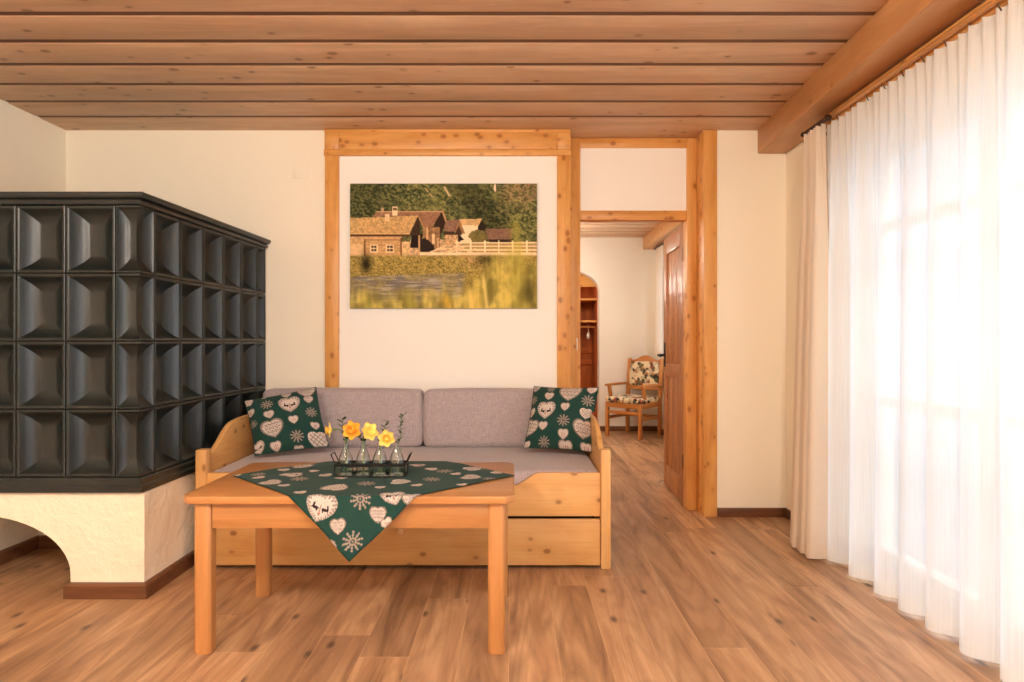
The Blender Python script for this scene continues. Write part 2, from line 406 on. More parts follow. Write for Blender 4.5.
# beam along the window side (slightly skewed to the wall)
def skew(x, y): return x + (4.04-y)*-.0477
b = MB()
V = []
for y in (YF, YB+.0):
    for x, z in ((1.525, 2.2545), (1.703, 2.2545), (1.703, 2.41), (1.525, 2.41)): V.append((skew(x, y), y, z))
b.pyd(V, [(0, 1, 2, 3), (7, 6, 5, 4), (0, 4, 5, 1), (1, 5, 6, 2), (2, 6, 7, 3), (3, 7, 4, 0)])
bmesh.ops.bevel(b.bm, geom=list(b.bm.edges), offset=.006, segments=2, profile=.5, affect='EDGES')
struct(b.build('trim_1', M['beam']), 'thick pine ceiling beam above the sheer curtain', 'beam')

# back wall
b = MB()
b.box(XL-.15, .363, YB, 4.28, 0, H+.05)
b.box(1.19, XR+.15, YB+.001, 4.28, 0, H+.05)
struct(b.build('wall_back', M['wall']), 'cream plaster back wall behind the stove and daybed', 'wall')
b = MB(); b.box(.43, 1.14, 4.205, 4.26, 1.91, H+.05)
struct(b.build('wall_overdoor', M['panelwhite']), 'white plaster panel above the doorway', 'wall')
b = MB(); b.box(XL-.15, XL, YF, YB+.2, 0, H+.05)
struct(b.build('wall_left', M['wall']), 'cream plaster wall left of the tiled stove', 'wall')
# right wall with french window and the opening for the added one
WY0, WY1, WZ1 = .35, 3.28, 2.03
b = MB()
b.box(XR, XR+.22, WY1, YB+.2, 0, H+.05)
b.box(XR, XR+.22, WY0, WY1, WZ1, H+.05)
b.box(XR, XR+.22, 0.1, WY0, 0, H+.05); b.box(XR, XR+.22, YF, -2.4, 0, H+.05); b.box(XR, XR+.22, -2.4, .1, 2.1, H+.05)
struct(b.build('wall_right', M['wall']), 'cream plaster window wall behind the curtains', 'wall')
# wall behind the photographer
b = MB(); b.box(XL, XR, YF-.2, YF, 0, H+.05)
struct(b.build('wall_front', M['wall']), 'cream plaster wall behind the camera', 'wall')

# framed white panel with the picture
b = MB()
b.box(-1.08, .285, YB-.006, YB+.01, .0, 2.30)
struct(b.build('wall_panel', M['panelwhite']), 'white plaster field inside the pine frame behind the daybed', 'wall')
px = 1/160.9
def wx(p, s=160.9): return (p-512)/s
def wz(p, s=160.9): return 1.091-(p-341)/s
b = MB(); b.box(wx(324.8, 161.9), wx(338.6, 161.9), YB-.025, YB, 0, wz(155, 161.9), .003); 
struct(b.build('trim_2', M['pineZ']), 'left pine post of the wall frame', 'trim')
b = MB(); b.box(wx(557.2, 161.9), wx(570.4, 161.9), YB-.025, YB, 0, wz(155, 161.9), .003)
struct(b.build('trim_3', M['pineZ']), 'right pine post of the wall frame', 'trim')
b = MB()
b.box(wx(338.9, 161.9), wx(557, 161.9), YB-.025, YB, wz(149.5, 161.9), H-.002, .003)
b.box(wx(324.5, 161.9), wx(338.7, 161.9), YB-.026, YB, wz(149.5, 161.9), H-.002, .003); b.box(wx(557.2, 161.9), wx(570.6, 161.9), YB-.026, YB, wz(149.5, 161.9), H-.002, .003)
b.box(wx(324.0, 161.9), wx(571, 161.9), YB-.034, YB, wz(155.5, 161.9), wz(149.8, 161.9), .004)
b.box(wx(324.3, 161.9), wx(570.8, 161.9), YB-.03, YB, H-.019, H-.001, .003)
struct(b.build('trim_4', M['pineX']), 'pine header with moulded lower edge over the picture', 'trim')

# doorway frame
s2 = 155.1; YD = 4.19
b = MB(); b.box(.366, .441, YD, 4.285, 0, H, .004)
dl = struct(b.build('trim_5', M['pineZ']), 'left pine door post', 'trim')
b = MB(); b.box(.415, .424, YD-.004, YD+.002, 1.03, 1.11, .002)
b.build('strike_plate', M['whitemetal'], dl)['label'] = 'pale metal strike plate'
b = MB(); b.box(1.128, 1.192, YD, 4.285, 0, H, .004)
struct(b.build('trim_6', M['pineZ']), 'right pine door post where the door hangs', 'trim')
b = MB(); b.box(.441, 1.128, YD+.004, 4.28, 2.338, H, .003)
struct(b.build('trim_7', M['pineX']), 'pine head rail over the doorway panel', 'trim')
b = MB(); b.box(.441, 1.128, YD+.004, 4.28, 1.871, 1.933, .003)
struct(b.build('trim_8', M['pineX']), 'pine transom rail above the door opening', 'trim')
b = MB(); b.box(1.188, 1.272, YB-.012, 4.2, 0, H-.001, .004)
struct(b.build('trim_9', M['pineZ']), 'square pine post right of the doorway', 'trim')

# skirtings
b = MB(); b.box(1.272, XR-.016, YB-.016, YB, 0, .056, .003)
struct(b.build('baseboard_back', M['skirtX']), 'dark wooden baseboard right of the doorway', 'baseboard')
b = MB(); b.box(XR-.016, XR, WY1+.02, YB-.0005, 0, .056, .003)
struct(b.build('baseboard_right', M['skirtY']), 'dark wooden baseboard under the window wall', 'baseboard')

# door leaf, swung open into the hallway
door = MB()
DX0, DX1 = 1.128, 1.168
def dbox(y0, y1, z0, z1, x0=DX0, x1=DX1, r=.004): door.box(x0, x1, y0, y1, z0, z1, r)
y0, y1 = 4.292, 4.955
dbox(y0, y0+.105, .012, 1.862); dbox(y1-.105, y1, .012, 1.862)
dbox(y0+.1, y1-.1, .012, .17); dbox(y0+.1, y1-.1, 1.735, 1.862); dbox(y0+.1, y1-.1, .83, .93)
for k in range(3):
    w = (y1-y0-.2)/3
    for za, zb in ((.165, .835), (.925, 1.74)):
        dbox(y0+.1+k*w+.002, y0+.1+(k+1)*w-.002, za, zb, DX0+.012, DX1-.012, .003)
d_ = struct(door.build('door_1', M['door'], None, (DX0, y0, 0)), 'open panelled wooden door swung into the hallway', 'door')
b = MB(); b.box(DX0-.006, DX0, 4.88, 4.92, .9, 1.08, .002); b.tube([(DX0-.004, 4.90, .985), (DX0-.05, 4.90, .985), (DX0-.052, 4.89, .985), (DX0-.052, 4.80, .98)], .009, 8)
b.build('door_handle', M['black'], d_)['label'] = 'black lever handle'
b = MB()
for z in (.25, 1.62): b.tube([(DX0+.004, 4.288, z), (DX0+.004, 4.288, z+.09)], .008, 8)
b.build('hinge', M['dark'], d_)
d_.rotation_euler = (0, 0, math.radians(-2.4))

# windows: frames, bars, glass
def window(name, x, ya, yb, za, zb, mull, bars, label):
    fr = MB(); t = .06; d0, d1 = x, x+.07
    fr.box(d0, d1, ya, ya+t, za, zb, .004); fr.box(d0, d1, yb-t, yb, za, zb, .004)
    fr.box(d0, d1, ya, yb, za, za+.09, .004); fr.box(d0, d1, ya, yb, zb-t, zb, .004)
    o = struct(fr.build(name, M['frame']), label, 'window')
    for y in mull:
        q = MB(); q.box(d0-.005, d1+.005, y-.055, y+.055, za+.01, zb-.01, .004); q.build('mullion', M['frame'], o)
    for z, h in bars:
        q = MB(); q.box(d0+.01, d1-.01, ya+.03, yb-.03, z-h/2, z+h/2, .003); q.build('glazing_bar', M['frame'], o)
    g = MB(); g.box(x+.03, x+.036, ya+.02, yb-.02, za+.05, zb-.03); g.build('glass_pane', M['glass'], o)
    return o
window('window_1', XR+.08, WY0, WY1, 0.0, WZ1, (2.42, 1.62, .95), ((1.64, .045), (.80, .05)), 'french window with white bars behind the sheer curtain')
window('window_fill', XR+.08, -2.4, .1, 0.0, 2.1, (-1.15,), (), 'unseen french window added behind the camera to light the room')  # out of view, added for extra daylight in the room
# made-up terrace and bank, added to block sky and dim the sheer
q = MB()
prof_ = [(2.0, -.08), (4.2, -.08), (5.0, .35), (6.2, 1.6), (8.0, 3.9), (10.0, 6.6), (12.0, 9.0), (14.0, 11.2)]
V = []; ys = [-.2+.8*i for i in range(32)]
rr_ = random.Random(2)
for y in ys:
    for i, (x, z) in enumerate(prof_): V.append((x, y, z+(rr_.uniform(-.15, .15) if i > 2 else 0)))
n_ = len(prof_)
q.pyd(V, [(i*n_+j, i*n_+j+1, (i+1)*n_+j+1, (i+1)*n_+j) for i in range(len(ys)-1) for j in range(n_-1)])
struct(q.build('sky_blocker_bank', plaster('sky_blocker_pale', (122, 132, 140), .3, 1.5), ang=80), 'made-up pale bank outside the window, added to dim the sheer curtain', 'bank')

# hallway shell
b = MB()
XH = 1.765
cx, ra, zs, rz = .66, .40, 1.70, .25
arch = [(cx+ra*math.cos(t), zs+rz*math.sin(t)) for t in [PI*i/24 for i in range(25)]]
YH = 7.88
b.box(-1.6, cx-ra, YH, YH+.18, 0, 2.4); b.box(cx+ra, XH+.1, YH, YH+.18, 0, 2.4)
top = [(cx-ra, 2.4), (cx+ra, 2.4)] + arch
b.prism(top, 'Y', YH, YH+.18)
struct(b.build('wall_hall', plaster('hall_plaster', (236, 228, 216))), 'pale far wall of the hallway with an arched niche', 'wall')
b = MB(); b.box(-1.75, -1.6, 4.28, 8.1, 0, 2.4)
struct(b.build('wall_hall_left', M['wall']), 'hallway side wall out of sight', 'wall')
HY0, HY1 = 6.35, 7.55
b = MB(); b.box(XH, XH+.2, 4.28, HY0, 0, 2.4); b.box(XH, XH+.2, HY1, 8.1, 0, 2.4); b.box(XH, XH+.2, HY0, HY1, 0, .75); b.box(XH, XH+.2, HY0, HY1, 2.1, 2.4)
struct(b.build('wall_hall_right', M['wall']), 'hallway window wall behind the open door', 'wall')
window('window_3', XH+.08, HY0, HY1, .75, 2.1, (6.95,), ((1.6, .04),), 'bright hallway window beyond the open door')
b = MB(); b.box(1.588, 1.765, 4.3, YH, 2.2, 2.36, .005)
struct(b.build('trim_10', M['beam']), 'pine ceiling beam in the hallway above the open door', 'beam')
b = MB(); b.box(cx+ra, XH-.014, YH-.015, YH, 0, .06, .003)
struct(b.build('baseboard_hall', M['skirtX']), 'dark baseboard behind the hallway armchair', 'baseboard')
b = MB(); b.box(XH-.015, XH, 4.3, YH-.0005, 0, .06, .003)
struct(b.build('baseboard_hall_right', M['skirtY']), 'dark baseboard under the hallway window', 'baseboard')

# closet fitted in the arch
cl = thing('built_in_closet', 'reddish wooden closet with shelves and a rail inside the hallway arch', 'closet', (cx, 8.3, 0))
def part(name, mat, root, *boxes, r=.003):
    q = MB()
    for bx in boxes: q.box(*bx, r)
    return q.build(name, mat, root)
part('side_panel', M['closetZ'], cl, (cx-ra-.03, cx-ra, 8.075, 8.62, 0, 2.1)); part('side_panel', M['closetZ'], cl, (cx+ra, cx+ra+.03, 8.075, 8.62, 0, 2.1))
part('back_panel', M['closetZ'], cl, (cx-ra-.03, cx+ra+.03, 8.62, 8.65, 0, 2.1))
part('top_panel', M['closetX'], cl, (cx-ra-.03, cx+ra+.03, 8.075, 8.65, 2.1, 2.13))
part('header_board', M['pineX'], cl, (cx-ra, cx+ra, 8.085, 8.105, 1.765, 2.1))
part('shelf', M['pineX'], cl, (cx-ra, cx+ra, 8.10, 8.62, 1.60, 1.622)); part('shelf', M['pineX'], cl, (cx-ra, cx+ra, 8.10, 8.62, 1.325, 1.35))
q = MB(); q.tube([(cx-ra, 8.3, 1.27), (cx+ra, 8.3, 1.27)], .013, 10); q.build('hanging_rail', M['pineX'], cl)['label'] = 'pale round hanging rail'
part('hook_board', M['closetX'], cl, (cx-ra, cx+ra, 8.59, 8.62, .93, 1.0)); part('hook_board', M['closetX'], cl, (cx-ra, cx+ra, 8.59, 8.62, .78, .85))
part('plinth', M['closetX'], cl, (cx-ra, cx+ra, 8.12, 8.62, 0, .34))
hg = MB()
hx, hy = .975, 8.3
hg.tube([(hx+.0, hy, 1.252), (hx+.006, hy, 1.288), (hx-.008, hy+.004, 1.292), (hx-.012, hy, 1.27), (hx, hy, 1.24), (hx, hy, 1.2)], .004, 6)
hg.lathe([(0.0, 1.115), (.012, 1.115), (.026, 1.14), (.026, 1.17), (.012, 1.2), (0, 1.205)], 12, Matrix.Translation((hx, hy, 0)))
tag(hg.build('hanging_fragrance_bag', M['whitemetal'], None, (hx, hy, 1.11)), 'small white sachet hanging from the closet rail in the arch', 'sachet')

# ------------------------------------------------------------------ tiled stove
SX, SY = -1.575, 2.752           # near corner of the tiled body
def tap(v):                      # side face leans in very slightly toward the wall
    x, y, z = v
    return (x + (.05*(y-SY)/1.28 if x > -2.6 else 0), y, z)
st = thing('tiled_stove', 'large dark green tiled stove on a cream plaster base', 'stove', (-2.1, 3.4, 0))
# base with arch
AX, AZ = -1.877, .10
base = MB()
zt = .447
a1 = [(-2.28+.403*math.cos(t), AZ+.25*math.sin(t)) for t in [PI/2*i/14 for i in range(15)]]
a2 = [(-2.28+.222*math.cos(t), AZ+.25*math.sin(t)) for t in [PI/2+PI/2*i/10 for i in range(1, 11)]]
BF, BX = 2.763, -1.563
outline = [(BX, 0), (BX, zt), (XL+.002, zt), (XL+.002, 0), (-2.502, 0), (-2.502, AZ)] + a2[::-1][1:] + a1[::-1] + [(AX, 0)]
base.prism(outline, 'Y', BF, BF+.13)
base.box(BX-.13, BX, BF+.13, YB-.02, 0, zt); base.box(XL+.002, -2.502, BF+.125, YB-.02, 0, zt)
base.box(-2.51, BX-.12, 3.43, YB-.02, 0, zt); base.box(XL+.002, BX-.01, BF+.12, 3.45, .39, zt)
base.build('plaster_base', M['stoveplaster'], st)['label'] = 'cream rough plaster base with an arched opening'
sk = MB()
prof = [(0, 0), (.018, 0), (.018, .055), (.012, .064), (0, .066)]
sk.sweep([(AX-.0, BF+.10), (AX-.0, BF), (BX, BF), (BX, YB-.1)], prof)
sk.sweep([(-2.502, BF+.02), (-2.502, 3.43), (BX-.13, 3.43)], prof)
sk.build('baseboard', M['skirtX'], st)['label'] = 'dark brown wooden skirting'
# base course
bc = MB()
z0 = .446
path = [(XL+.003, SY), (SX, SY), tap((SX, YB-.01, 0))[:2]]
bc.sweep(path, [(-.10, z0), (.0, z0), (.014, z0+.006), (.014, z0+.028), (.007, z0+.036), (.007, z0+.058), (.001, z0+.066), (-.10, z0+.066)])
bc.build('base_course', M['glaze'], st, ang=25)
cr = MB()
z1 = 1.667
cr.sweep(path, [(-.2, z1), (0, z1), (.010, z1+.001), (.014, z1+.006), (.013, z1+.013), (.003, z1+.016), (.003, z1+.022), (.016, z1+.024), (.025, z1+.030), (.030, z1+.038), (.030, z1+.046), (.024, z1+.051), (-.2, z1+.052)])
for (x0, x1, y0_, y1_) in ((XL+.003, SX-.15, SY+.15, YB-.01),): cr.box(x0, x1, y0_, y1_, z1+.03, z1+.05)
cr.build('cornice', M['glaze'], st, ang=40)
# tiles
PT, RH = .2105, .2885
zrow = [z1-RH*(k+1) for k in range(4)]
DEP = .052
def dprof(s): 
    return DEP*(1-(1-min(1, s/.091))**2.6)
RS = [0, .004, .008, .010, .013, .018, .024, .032, .042, .053, .064, .076, .087]
def tile(mb, w, h, place):
    """place(u, v, depth) -> world; u along width, v up. mitred hollow"""
    g = .002
    def ring(s, d): 
        a = min(s, w/2-.001); c = min(s, h/2-.001)
        return [(g+a, g+c, d), (w-g-a, g+c, d), (w-g-a, h-g-c, d), (g+a, h-g-c, d)]
    rim = .013
    rings = [ring(-.0, .008), ring(.0, .002), ring(.003, 0), ring(.008, 0), ring(rim, .003)]
    for s in RS[3:]: 
        if s+rim < min(w, h)/2-.004: rings.append(ring(rim+s, .003+dprof(s)))
    for k in range(len(rings)-1):
        A, B = rings[k], rings[k+1]
        for i in range(4):
            j = (i+1) % 4
            mb.pyd([place(*A[i]), place(*A[j]), place(*B[j]), place(*B[i])], [(0, 1, 2, 3)])
    mb.pyd([place(*p) for p in rings[-1]], [(0, 1, 2, 3)])
tb = MB()
HC = .106
def front_place(x1, zb): return lambda u, v, d: tap((x1-PT+u, SY+d, zb+v))
nf = 6
for zb in zrow:
    for k in range(5):
        x1 = SX-HC-k*PT
        tile(tb, PT, RH, (lambda u, v, d, x1=x1, zb=zb: (x1-PT+u, SY+d, zb+v)))
    xl = SX-HC-5*PT
    tile(tb, xl-XL-.004, RH, (lambda u, v, d, zb=zb: (XL+.004+u, SY+d, zb+v)))
    for k in range(5):
        y0_ = SY+HC+k*PT
        tile(tb, PT, RH, (lambda u, v, d, y0_=y0_, zb=zb: tap((SX-d, y0_+u, zb+v))))
    y0_ = SY+HC+5*PT
    tile(tb, YB-.012-y0_, RH, (lambda u, v, d, y0_=y0_, zb=zb: tap((SX-d, y0_+u, zb+v))))
    # corner tile: both halves hollow, the nose drawn back at mid height
    S = [0, .002, .005, .010, .012, .016, .024, .034, .046, .058, .072, .088, .1065]
    Zs = sorted(set(S[:-1] + [RH/2-.025, RH/2]+[RH-s for s in S[:-1]]+[RH/2+.025]))
    def dd(s):
        if s <= .0005: return .008
        if s <= .002: return .002
        if s <= .0101: return 0
        if s <= .0121: return .003
        return .003+dprof(s-.011)*.62
    for side in (0, 1):
        vs = []; 
        for s in S:
            for z in Zs:
                zz = min(z, RH-z); d = dd(min(s, zz)); de = dd(min(HC, zz))
                t = s/.1065
                w = s*(HC-de)/.1065
                if side == 0: vs.append((SX-HC+w, SY+d+(de-d)*0, zb+z))
                else: vs.append(tap((SX-d, SY+HC-w, zb+z)))
        n = len(Zs)
        for i in range(len(S)-1):
            for j in range(n-1):
                q = [vs[i*n+j], vs[(i+1)*n+j], vs[(i+1)*n+j+1], vs[i*n+j+1]]
                low = Zs[j] < RH/2
                fs = [(0, 1, 2), (0, 2, 3)] if low else [(0, 1, 3), (1, 2, 3)]
                tb.pyd(q, fs)
tb.box(XL+.006, SX-.055, SY+.055, YB-.014, .45, 1.69)
tb.build('tile_body', M['glaze'], st, ang=16, weld=.0002)

# ------------------------------------------------------------------ daybed
bed = thing('daybed', 'pine daybed with grey mattress, curved armrests and a drawer', 'daybed', (-.52, 3.55, 0))
X0, X1, YP = -1.511, .472, 3.097
for (xa, xb) in ((X0, X0+.052), (X1-.048, X1)):
    part('post', M['bedZ'], bed, (xa, xb, YP, YP+.056, 0, .572), r=.007)
    part('post', M['bedZ'], bed, (xa+(.008 if xa < 0 else 0), xb, 3.945, 4.0, 0, .69), r=.007)
def arm(xa, xb):
    poly = [(YP+.05, .10), (3.95, .10), (3.95, .69), (3.65, .678), (3.523, .675), (3.435, .666), (3.40, .657), (3.369, .643), (3.335, .624), (3.304, .602), (3.27, .579), (3.241, .562), (3.205, .545), (3.176, .536), (YP+.05, .533)]
    q = MB(); q.prism(poly, 'X', xa, xb, .006, 2); q.build('armrest', M['bedY'], bed)
arm(.430, .457); arm(X0+.012, X0+.04)
# front rail with scooped middle
pts = [(-1.463, .251), (.424, .251), (.424, .459), (.135, .459)]
for i in range(1, 9):
    t = i/8; pts.append((.135-.13*t, .459-.062*(3*t*t-2*t**3)))
for i in range(0, 9):
    t = i/8; pts.append((-1.045-.13*t, .397+.062*(3*t*t-2*t**3)))
pts.append((-1.463, .459))
q = MB(); q.prism(pts, 'Y', 3.113, 3.138, .004, 2); q.build('front_rail', M['bedX'], bed)
part('back_rail', M['bedX'], bed, (-1.463, .424, 3.97, 3.995, .2, .69))
part('slat_base', M['bedX'], bed, (-1.463, .424, 3.14, 3.97, .27, .30))
dr = part('drawer', M['bedX'], bed, (-1.461, .422, 3.107, 3.130, .018, .2385), r=.004)
part('drawer_box', M['hole'], dr, (-1.45, .41, 3.135, 3.9, .016, .22))
q = MB(); q.lathe([(0, 0), (.009, 0), (.008, .010), (.016, .016), (.019, .023), (.015, .031), (0, .034)], 16, Matrix.Translation((-.528, 3.107, .190)) @ Matrix.Rotation(PI/2, 4, 'X'))
q.build('knob', plain('pale_knob', (228, 184, 130), .4), dr)['label'] = 'pale round wooden knob'
# mattress
q = MB()
def soft(mb, x0, x1, y0, y1, z0, z1, r, amp, seed, cuts=(18, 10, 4)):
    t = bmesh.new(); bmesh.ops.create_cube(t, size=1)
    for v in t.verts: v.co = Vector(((x0+x1)/2+v.co.x*(x1-x0), (y0+y1)/2+v.co.y*(y1-y0), (z0+z1)/2+v.co.z*(z1-z0)))
    bmesh.ops.bevel(t, geom=list(t.edges), offset=r, segments=4, profile=.6, affect='EDGES')
    for ax, n in zip(range(3), cuts):
        lo = (x0, y0, z0)[ax]; hi = (x1, y1, z1)[ax]
        for k in range(1, n):
            c = lo+r+(hi-lo-2*r)*k/n
            no = [0, 0, 0]; no[ax] = 1; co = [0, 0, 0]; co[ax] = c
            bmesh.ops.bisect_plane(t, geom=list(t.verts)+list(t.edges)+list(t.faces), plane_co=co, plane_no=no)
    from mathutils import noise
    C = Vector(((x0+x1)/2, (y0+y1)/2, (z0+z1)/2)); hs = Vector(((x1-x0)/2, (y1-y0)/2, (z1-z0)/2))
    for v in t.verts:
        p = v.co*3.1+Vector((seed, seed*1.7, 0)); n = noise.noise(p)+.5*noise.noise(p*2.3)
        d = v.co-C
        u = [abs(d[i])/hs[i] for i in range(3)]
        big = max(range(3), key=lambda i: u[i])
        o = [i for i in range(3) if i != big]
        bulge = (1-u[o[0]]**2)*(1-u[o[1]]**2)
        v.co[big] += math.copysign(amp*(bulge+.5*n), d[big])
    mb._join(t)
soft(q, -1.458, .424, 3.141, 3.965, .301, .463, .03, .006, 3.1, (30, 14, 4))
q.build('mattress', M['mattress'], bed, ang=80)['label'] = 'grey linen mattress'

# back cushions
for i, (xa, xb, lb) in enumerate(((-1.462, -.533, 'long grey back cushion on the daybed, beside the stove, behind the flowers'),
                                  (-.517, .424, 'long grey back cushion on the daybed, nearer the doorway'))):
    q = MB(); soft(q, xa, xb, 3.80, 3.955, .468, .802, .035, .012, 5.0+i*4.7, (20, 3, 8))
    o = q.build('back_cushion', M['mattress'], None, ((xa+xb)/2, 3.875, .467), ang=80)
    tag(o, lb, 'cushion', 'grey back cushions')
    sm = MB()
    for yy in (3.812,):
        zt_, zb_ = .790, .482
        sm.tube([(xa+.03, yy, zb_-.002), (xb-.03, yy, zb_-.002)], .003, 6); sm.tube([(xa+.03, yy, zt_), (xb-.03, yy, zt_)], .003, 6)
    sm.build('piping', M['mattress'], o)

# ------------------------------------------------------------------ printed cotton
def heart(x, y, c, s, rot=0):
    dx, dy = x-c[0], y-c[1]; ca, sa = math.cos(rot), math.sin(rot)
    X = (dx*ca+dy*sa)/(s*.5)*1.12; Y = (-dx*sa+dy*ca)/(s*.5)*1.12+.06
    return (X*X+Y*Y-1)**3-X*X*Y*Y*Y, X, Y
GREEN = np.array(lin((36, 68, 62))); CREAM = np.array(lin((204, 191, 182))); TAUPE = np.array(lin((152, 136, 126))); WHITE = np.array(lin((220, 209, 200))); DARK = np.array(lin((44, 34, 34)))
RED = np.array(lin((170, 112, 92)))
def paint_cotton(x, y, motifs, seed=1):
    rng = np.random.RandomState(seed)
    col = np.tile(GREEN, (len(x), 1))
    for (kind, cx_, cy_, s, rot) in motifs:
        m = (abs(x-cx_) < s*.75) & (abs(y-cy_) < s*.75)
        if not m.any(): continue
        xs, ys = x[m], y[m]; cc = col[m]
        if kind == 'f':
            dx, dy = xs-cx_, ys-cy_; r = np.hypot(dx, dy)/(s*.5); a = np.arctan2(dy, dx)+rot
            sp = np.abs(((a/(2*PI)*10) % 1)-.5)*2*PI/10
            on = ((r < .92) & (r > .34) & (np.abs(sp)*r < .07)) | ((np.abs(r-.28) < .07)) | (r < .1)
            dots = (np.abs(r-.9) < .09) & (np.abs(sp)*r < .10)
            mid = (np.abs(r-.62) < .06) & (np.abs(sp)*r < .12)
            cc[on | dots | mid] = TAUPE*1.12
        else:
            f, X, Y = heart(xs, ys, (cx_, cy_), s, rot)
            f2, _, _ = heart(xs, ys, (cx_, cy_), s*.84, rot); f3, _, _ = heart(xs, ys, (cx_, cy_), s*.70, rot)
            rr = np.hypot(X, Y); aa = np.arctan2(Y, X)
            if kind == 's':       # small plain heart
                cc[f < 0] = TAUPE*1.15; cc[f2 < 0] = CREAM
                k = (f3 < 0) & ((np.abs(X) < .07) | (np.abs(np.abs(X)-.35-.0*Y) < .05)) & (np.abs(Y) < .5)
                cc[k] = RED
            elif kind == 'h':     # patterned bands
                cc[f < 0] = TAUPE; lace = (f < 0) & (f2 >= 0) & (np.sin(aa*34) > .5); cc[lace] = GREEN*.6+TAUPE*.4
                cc[f2 < 0] = CREAM
                p = (f3 < 0) & (np.sin(X*17)*np.sin(Y*19) > .25); cc[p] = TAUPE*.75
                bands = (f2 < 0) & (np.abs(((Y*2.2) % 1)-.5) < .07); cc[bands] = TAUPE*.7
            elif kind == 'd':     # white heart with dark facing figures
                cc[f < 0] = TAUPE*.9; lace = (f < 0) & (f2 >= 0) & (np.sin(aa*30) > .3); cc[lace] = CREAM*.9
                cc[f2 < 0] = CREAM*1.05
                cc[(f2 < 0) & (f3 >= 0) & (np.sin(aa*22+1) > .2)] = TAUPE*.75
                ax_ = np.abs(X)
                body = (((ax_-.36)/.26)**2+((Y-.02)/.12)**2 < 1) | ((np.abs(ax_-.55+.25*(Y-.1)) < .07) & (Y > -.05) & (Y < .38)) | ((np.abs(ax_-.22) < .05) & (Y < .1) & (Y > -.22))
                cc[(f3 < 0) & body] = DARK
                cc[(f3 < 0) & (np.abs(X) < .05) & (Y > -.5) & (Y < .3)] = TAUPE
                cc[(f3 < 0) & (np.hypot(X, Y+.35) < .1)] = RED
            elif kind == 'l':     # lattice
                cc[f < 0] = WHITE; cc[(f2 < 0)] = CREAM
                cc[(f2 < 0) & (np.minimum(np.abs(np.sin(X*5.5+Y*5.5)), np.abs(np.sin(X*5.5-Y*5.5))) < .3)] = TAUPE*.7
                cc[(f < 0) & (f2 >= 0) & (np.sin(aa*26) > .6)] = TAUPE
        col[m] = cc
    return col*(.93+.14*rng.rand(len(x), 1))

# table cloth --------------------------------------------------------
TZ, TF, TB = .556, 2.235, 2.874     # table top height, front and back edges
CC, HD = (-.548, 2.572), .560       # cloth centre and half diagonal
def px_top(x, y): D = 650*(1.091-.558)/(y-341); return ((x-512)*D/650, D)
def px_flap(x, y): return ((x-512)/290.8, TF-(.558-(1.091-(y-341)/290.8)))
mot = []
def q2(cxp, cyp): return (230+cxp/3.53, 450+cyp/3.53)
for k, a_, b_, s, r in (('d', 320, 208, .105, -.35), ('f', 462, 177, .072, .1), ('h', 383, 272, .055, .1), ('h', 522, 233, .058, .0), ('f', 438, 322, .072, 0),
                     ('s', 368, 345, .05, 1.2), ('d', 575, 160, .085, .3), ('h', 645, 178, .07, .2), ('s', 555, 262, .04, .5)):
    mot.append((k,)+px_flap(*q2(a_, b_))+(s, r))
for k, a_, b_, s, r in (('h', 262, 57, .10, 2.0), ('s', 190, 74, .05, .4), ('d', 225, 88, .09, 2.6), ('f', 245, 104, .07, 0), ('h', 150, 118, .085, 1.0), ('s', 192, 129, .045, .5),
                     ('h', 378, 133, .10, 2.8), ('d', 395, 101, .055, .4), ('f', 482, 121, .07, 0), ('s', 530, 134, .04, .2), ('l', 607, 114, .075, 1.6), ('s', 662, 128, .045, .5), ('d', 668, 55, .07, 2.2),
                     ('s', 715, 68, .055, 2.5), ('f', 712, 106, .07, 0), ('f', 757, 76, .07, .3), ('s', 800, 87, .045, .6), ('l', 862, 68, .08, 2.2), ('h', 857, 98, .085, 1.2), ('s', 820, 125, .04, .4),
                     ('f', 915, 105, .055, .3), ('s', 945, 82, .05, 1), ('s', 105, 100, .05, .9), ('f', 100, 88, .06, .2), ('l', 20, 88, .06, .8), ('s', 300, 75, .045, 2.0), ('s', 250, 152, .045, .6),
                     ('h', 460, 70, .09, .8), ('s', 540, 95, .045, 0), ('l', 340, 92, .05, .6), ('f', 600, 62, .06, 0)):
    mot.append((k,)+px_top(*q2(a_, b_))+(s, r))
NC = 300
idx = np.linspace(-1, 1, NC+1)
A_, B_ = np.meshgrid(idx, idx, indexing='ij')
ux = CC[0]+(A_-B_)*HD/2; uy = CC[1]+(A_+B_)*HD/2
ux = ux.ravel(); uy = uy.ravel()
def drape(x, y):
    R = .008; z = TZ+.0028; 
    rip = .0012*math.sin(x*23+y*9)+.0008*math.sin(y*31-x*13)
    if y < TF-.001:
        s = TF-y
        if s < R*PI/2: a = s/R; return (x, TF-R*math.sin(a)*.9, z-R*(1-math.cos(a)))
        h = s-R*PI/2
        fold = .010*math.sin(x*26+1.0)*min(1, h/.12)
        return (x+.004*math.sin(h*20), TF-R*.9-.020*(h/.2)-abs(fold)*.6, z-R-h*.992)
    if y > TB:
        s = y-TB
        if s < R*PI/2: a = s/R; return (x, TB+R*math.sin(a)*.9, z-R*(1-math.cos(a)))
        h = s-R*PI/2
        return (x, TB+R*.9+.008*math.sin(x*24)**2*min(1, h/.1)+.003, z-R-h*.99)
    k = min(1, (y-TF)/.05, (TB-y)/.05)
    return (x, y, z+max(0, rip+.001)*k)
cv = [drape(a, c) for a, c in zip(ux, uy)]
F = [(i*(NC+1)+j, (i+1)*(NC+1)+j, (i+1)*(NC+1)+j+1, i*(NC+1)+j+1) for i in range(NC) for j in range(NC)]
o = MB().pyd(cv, F).build('tablecloth', M['printed'], None, (CC[0], CC[1], TZ), ang=80, recalc=False)
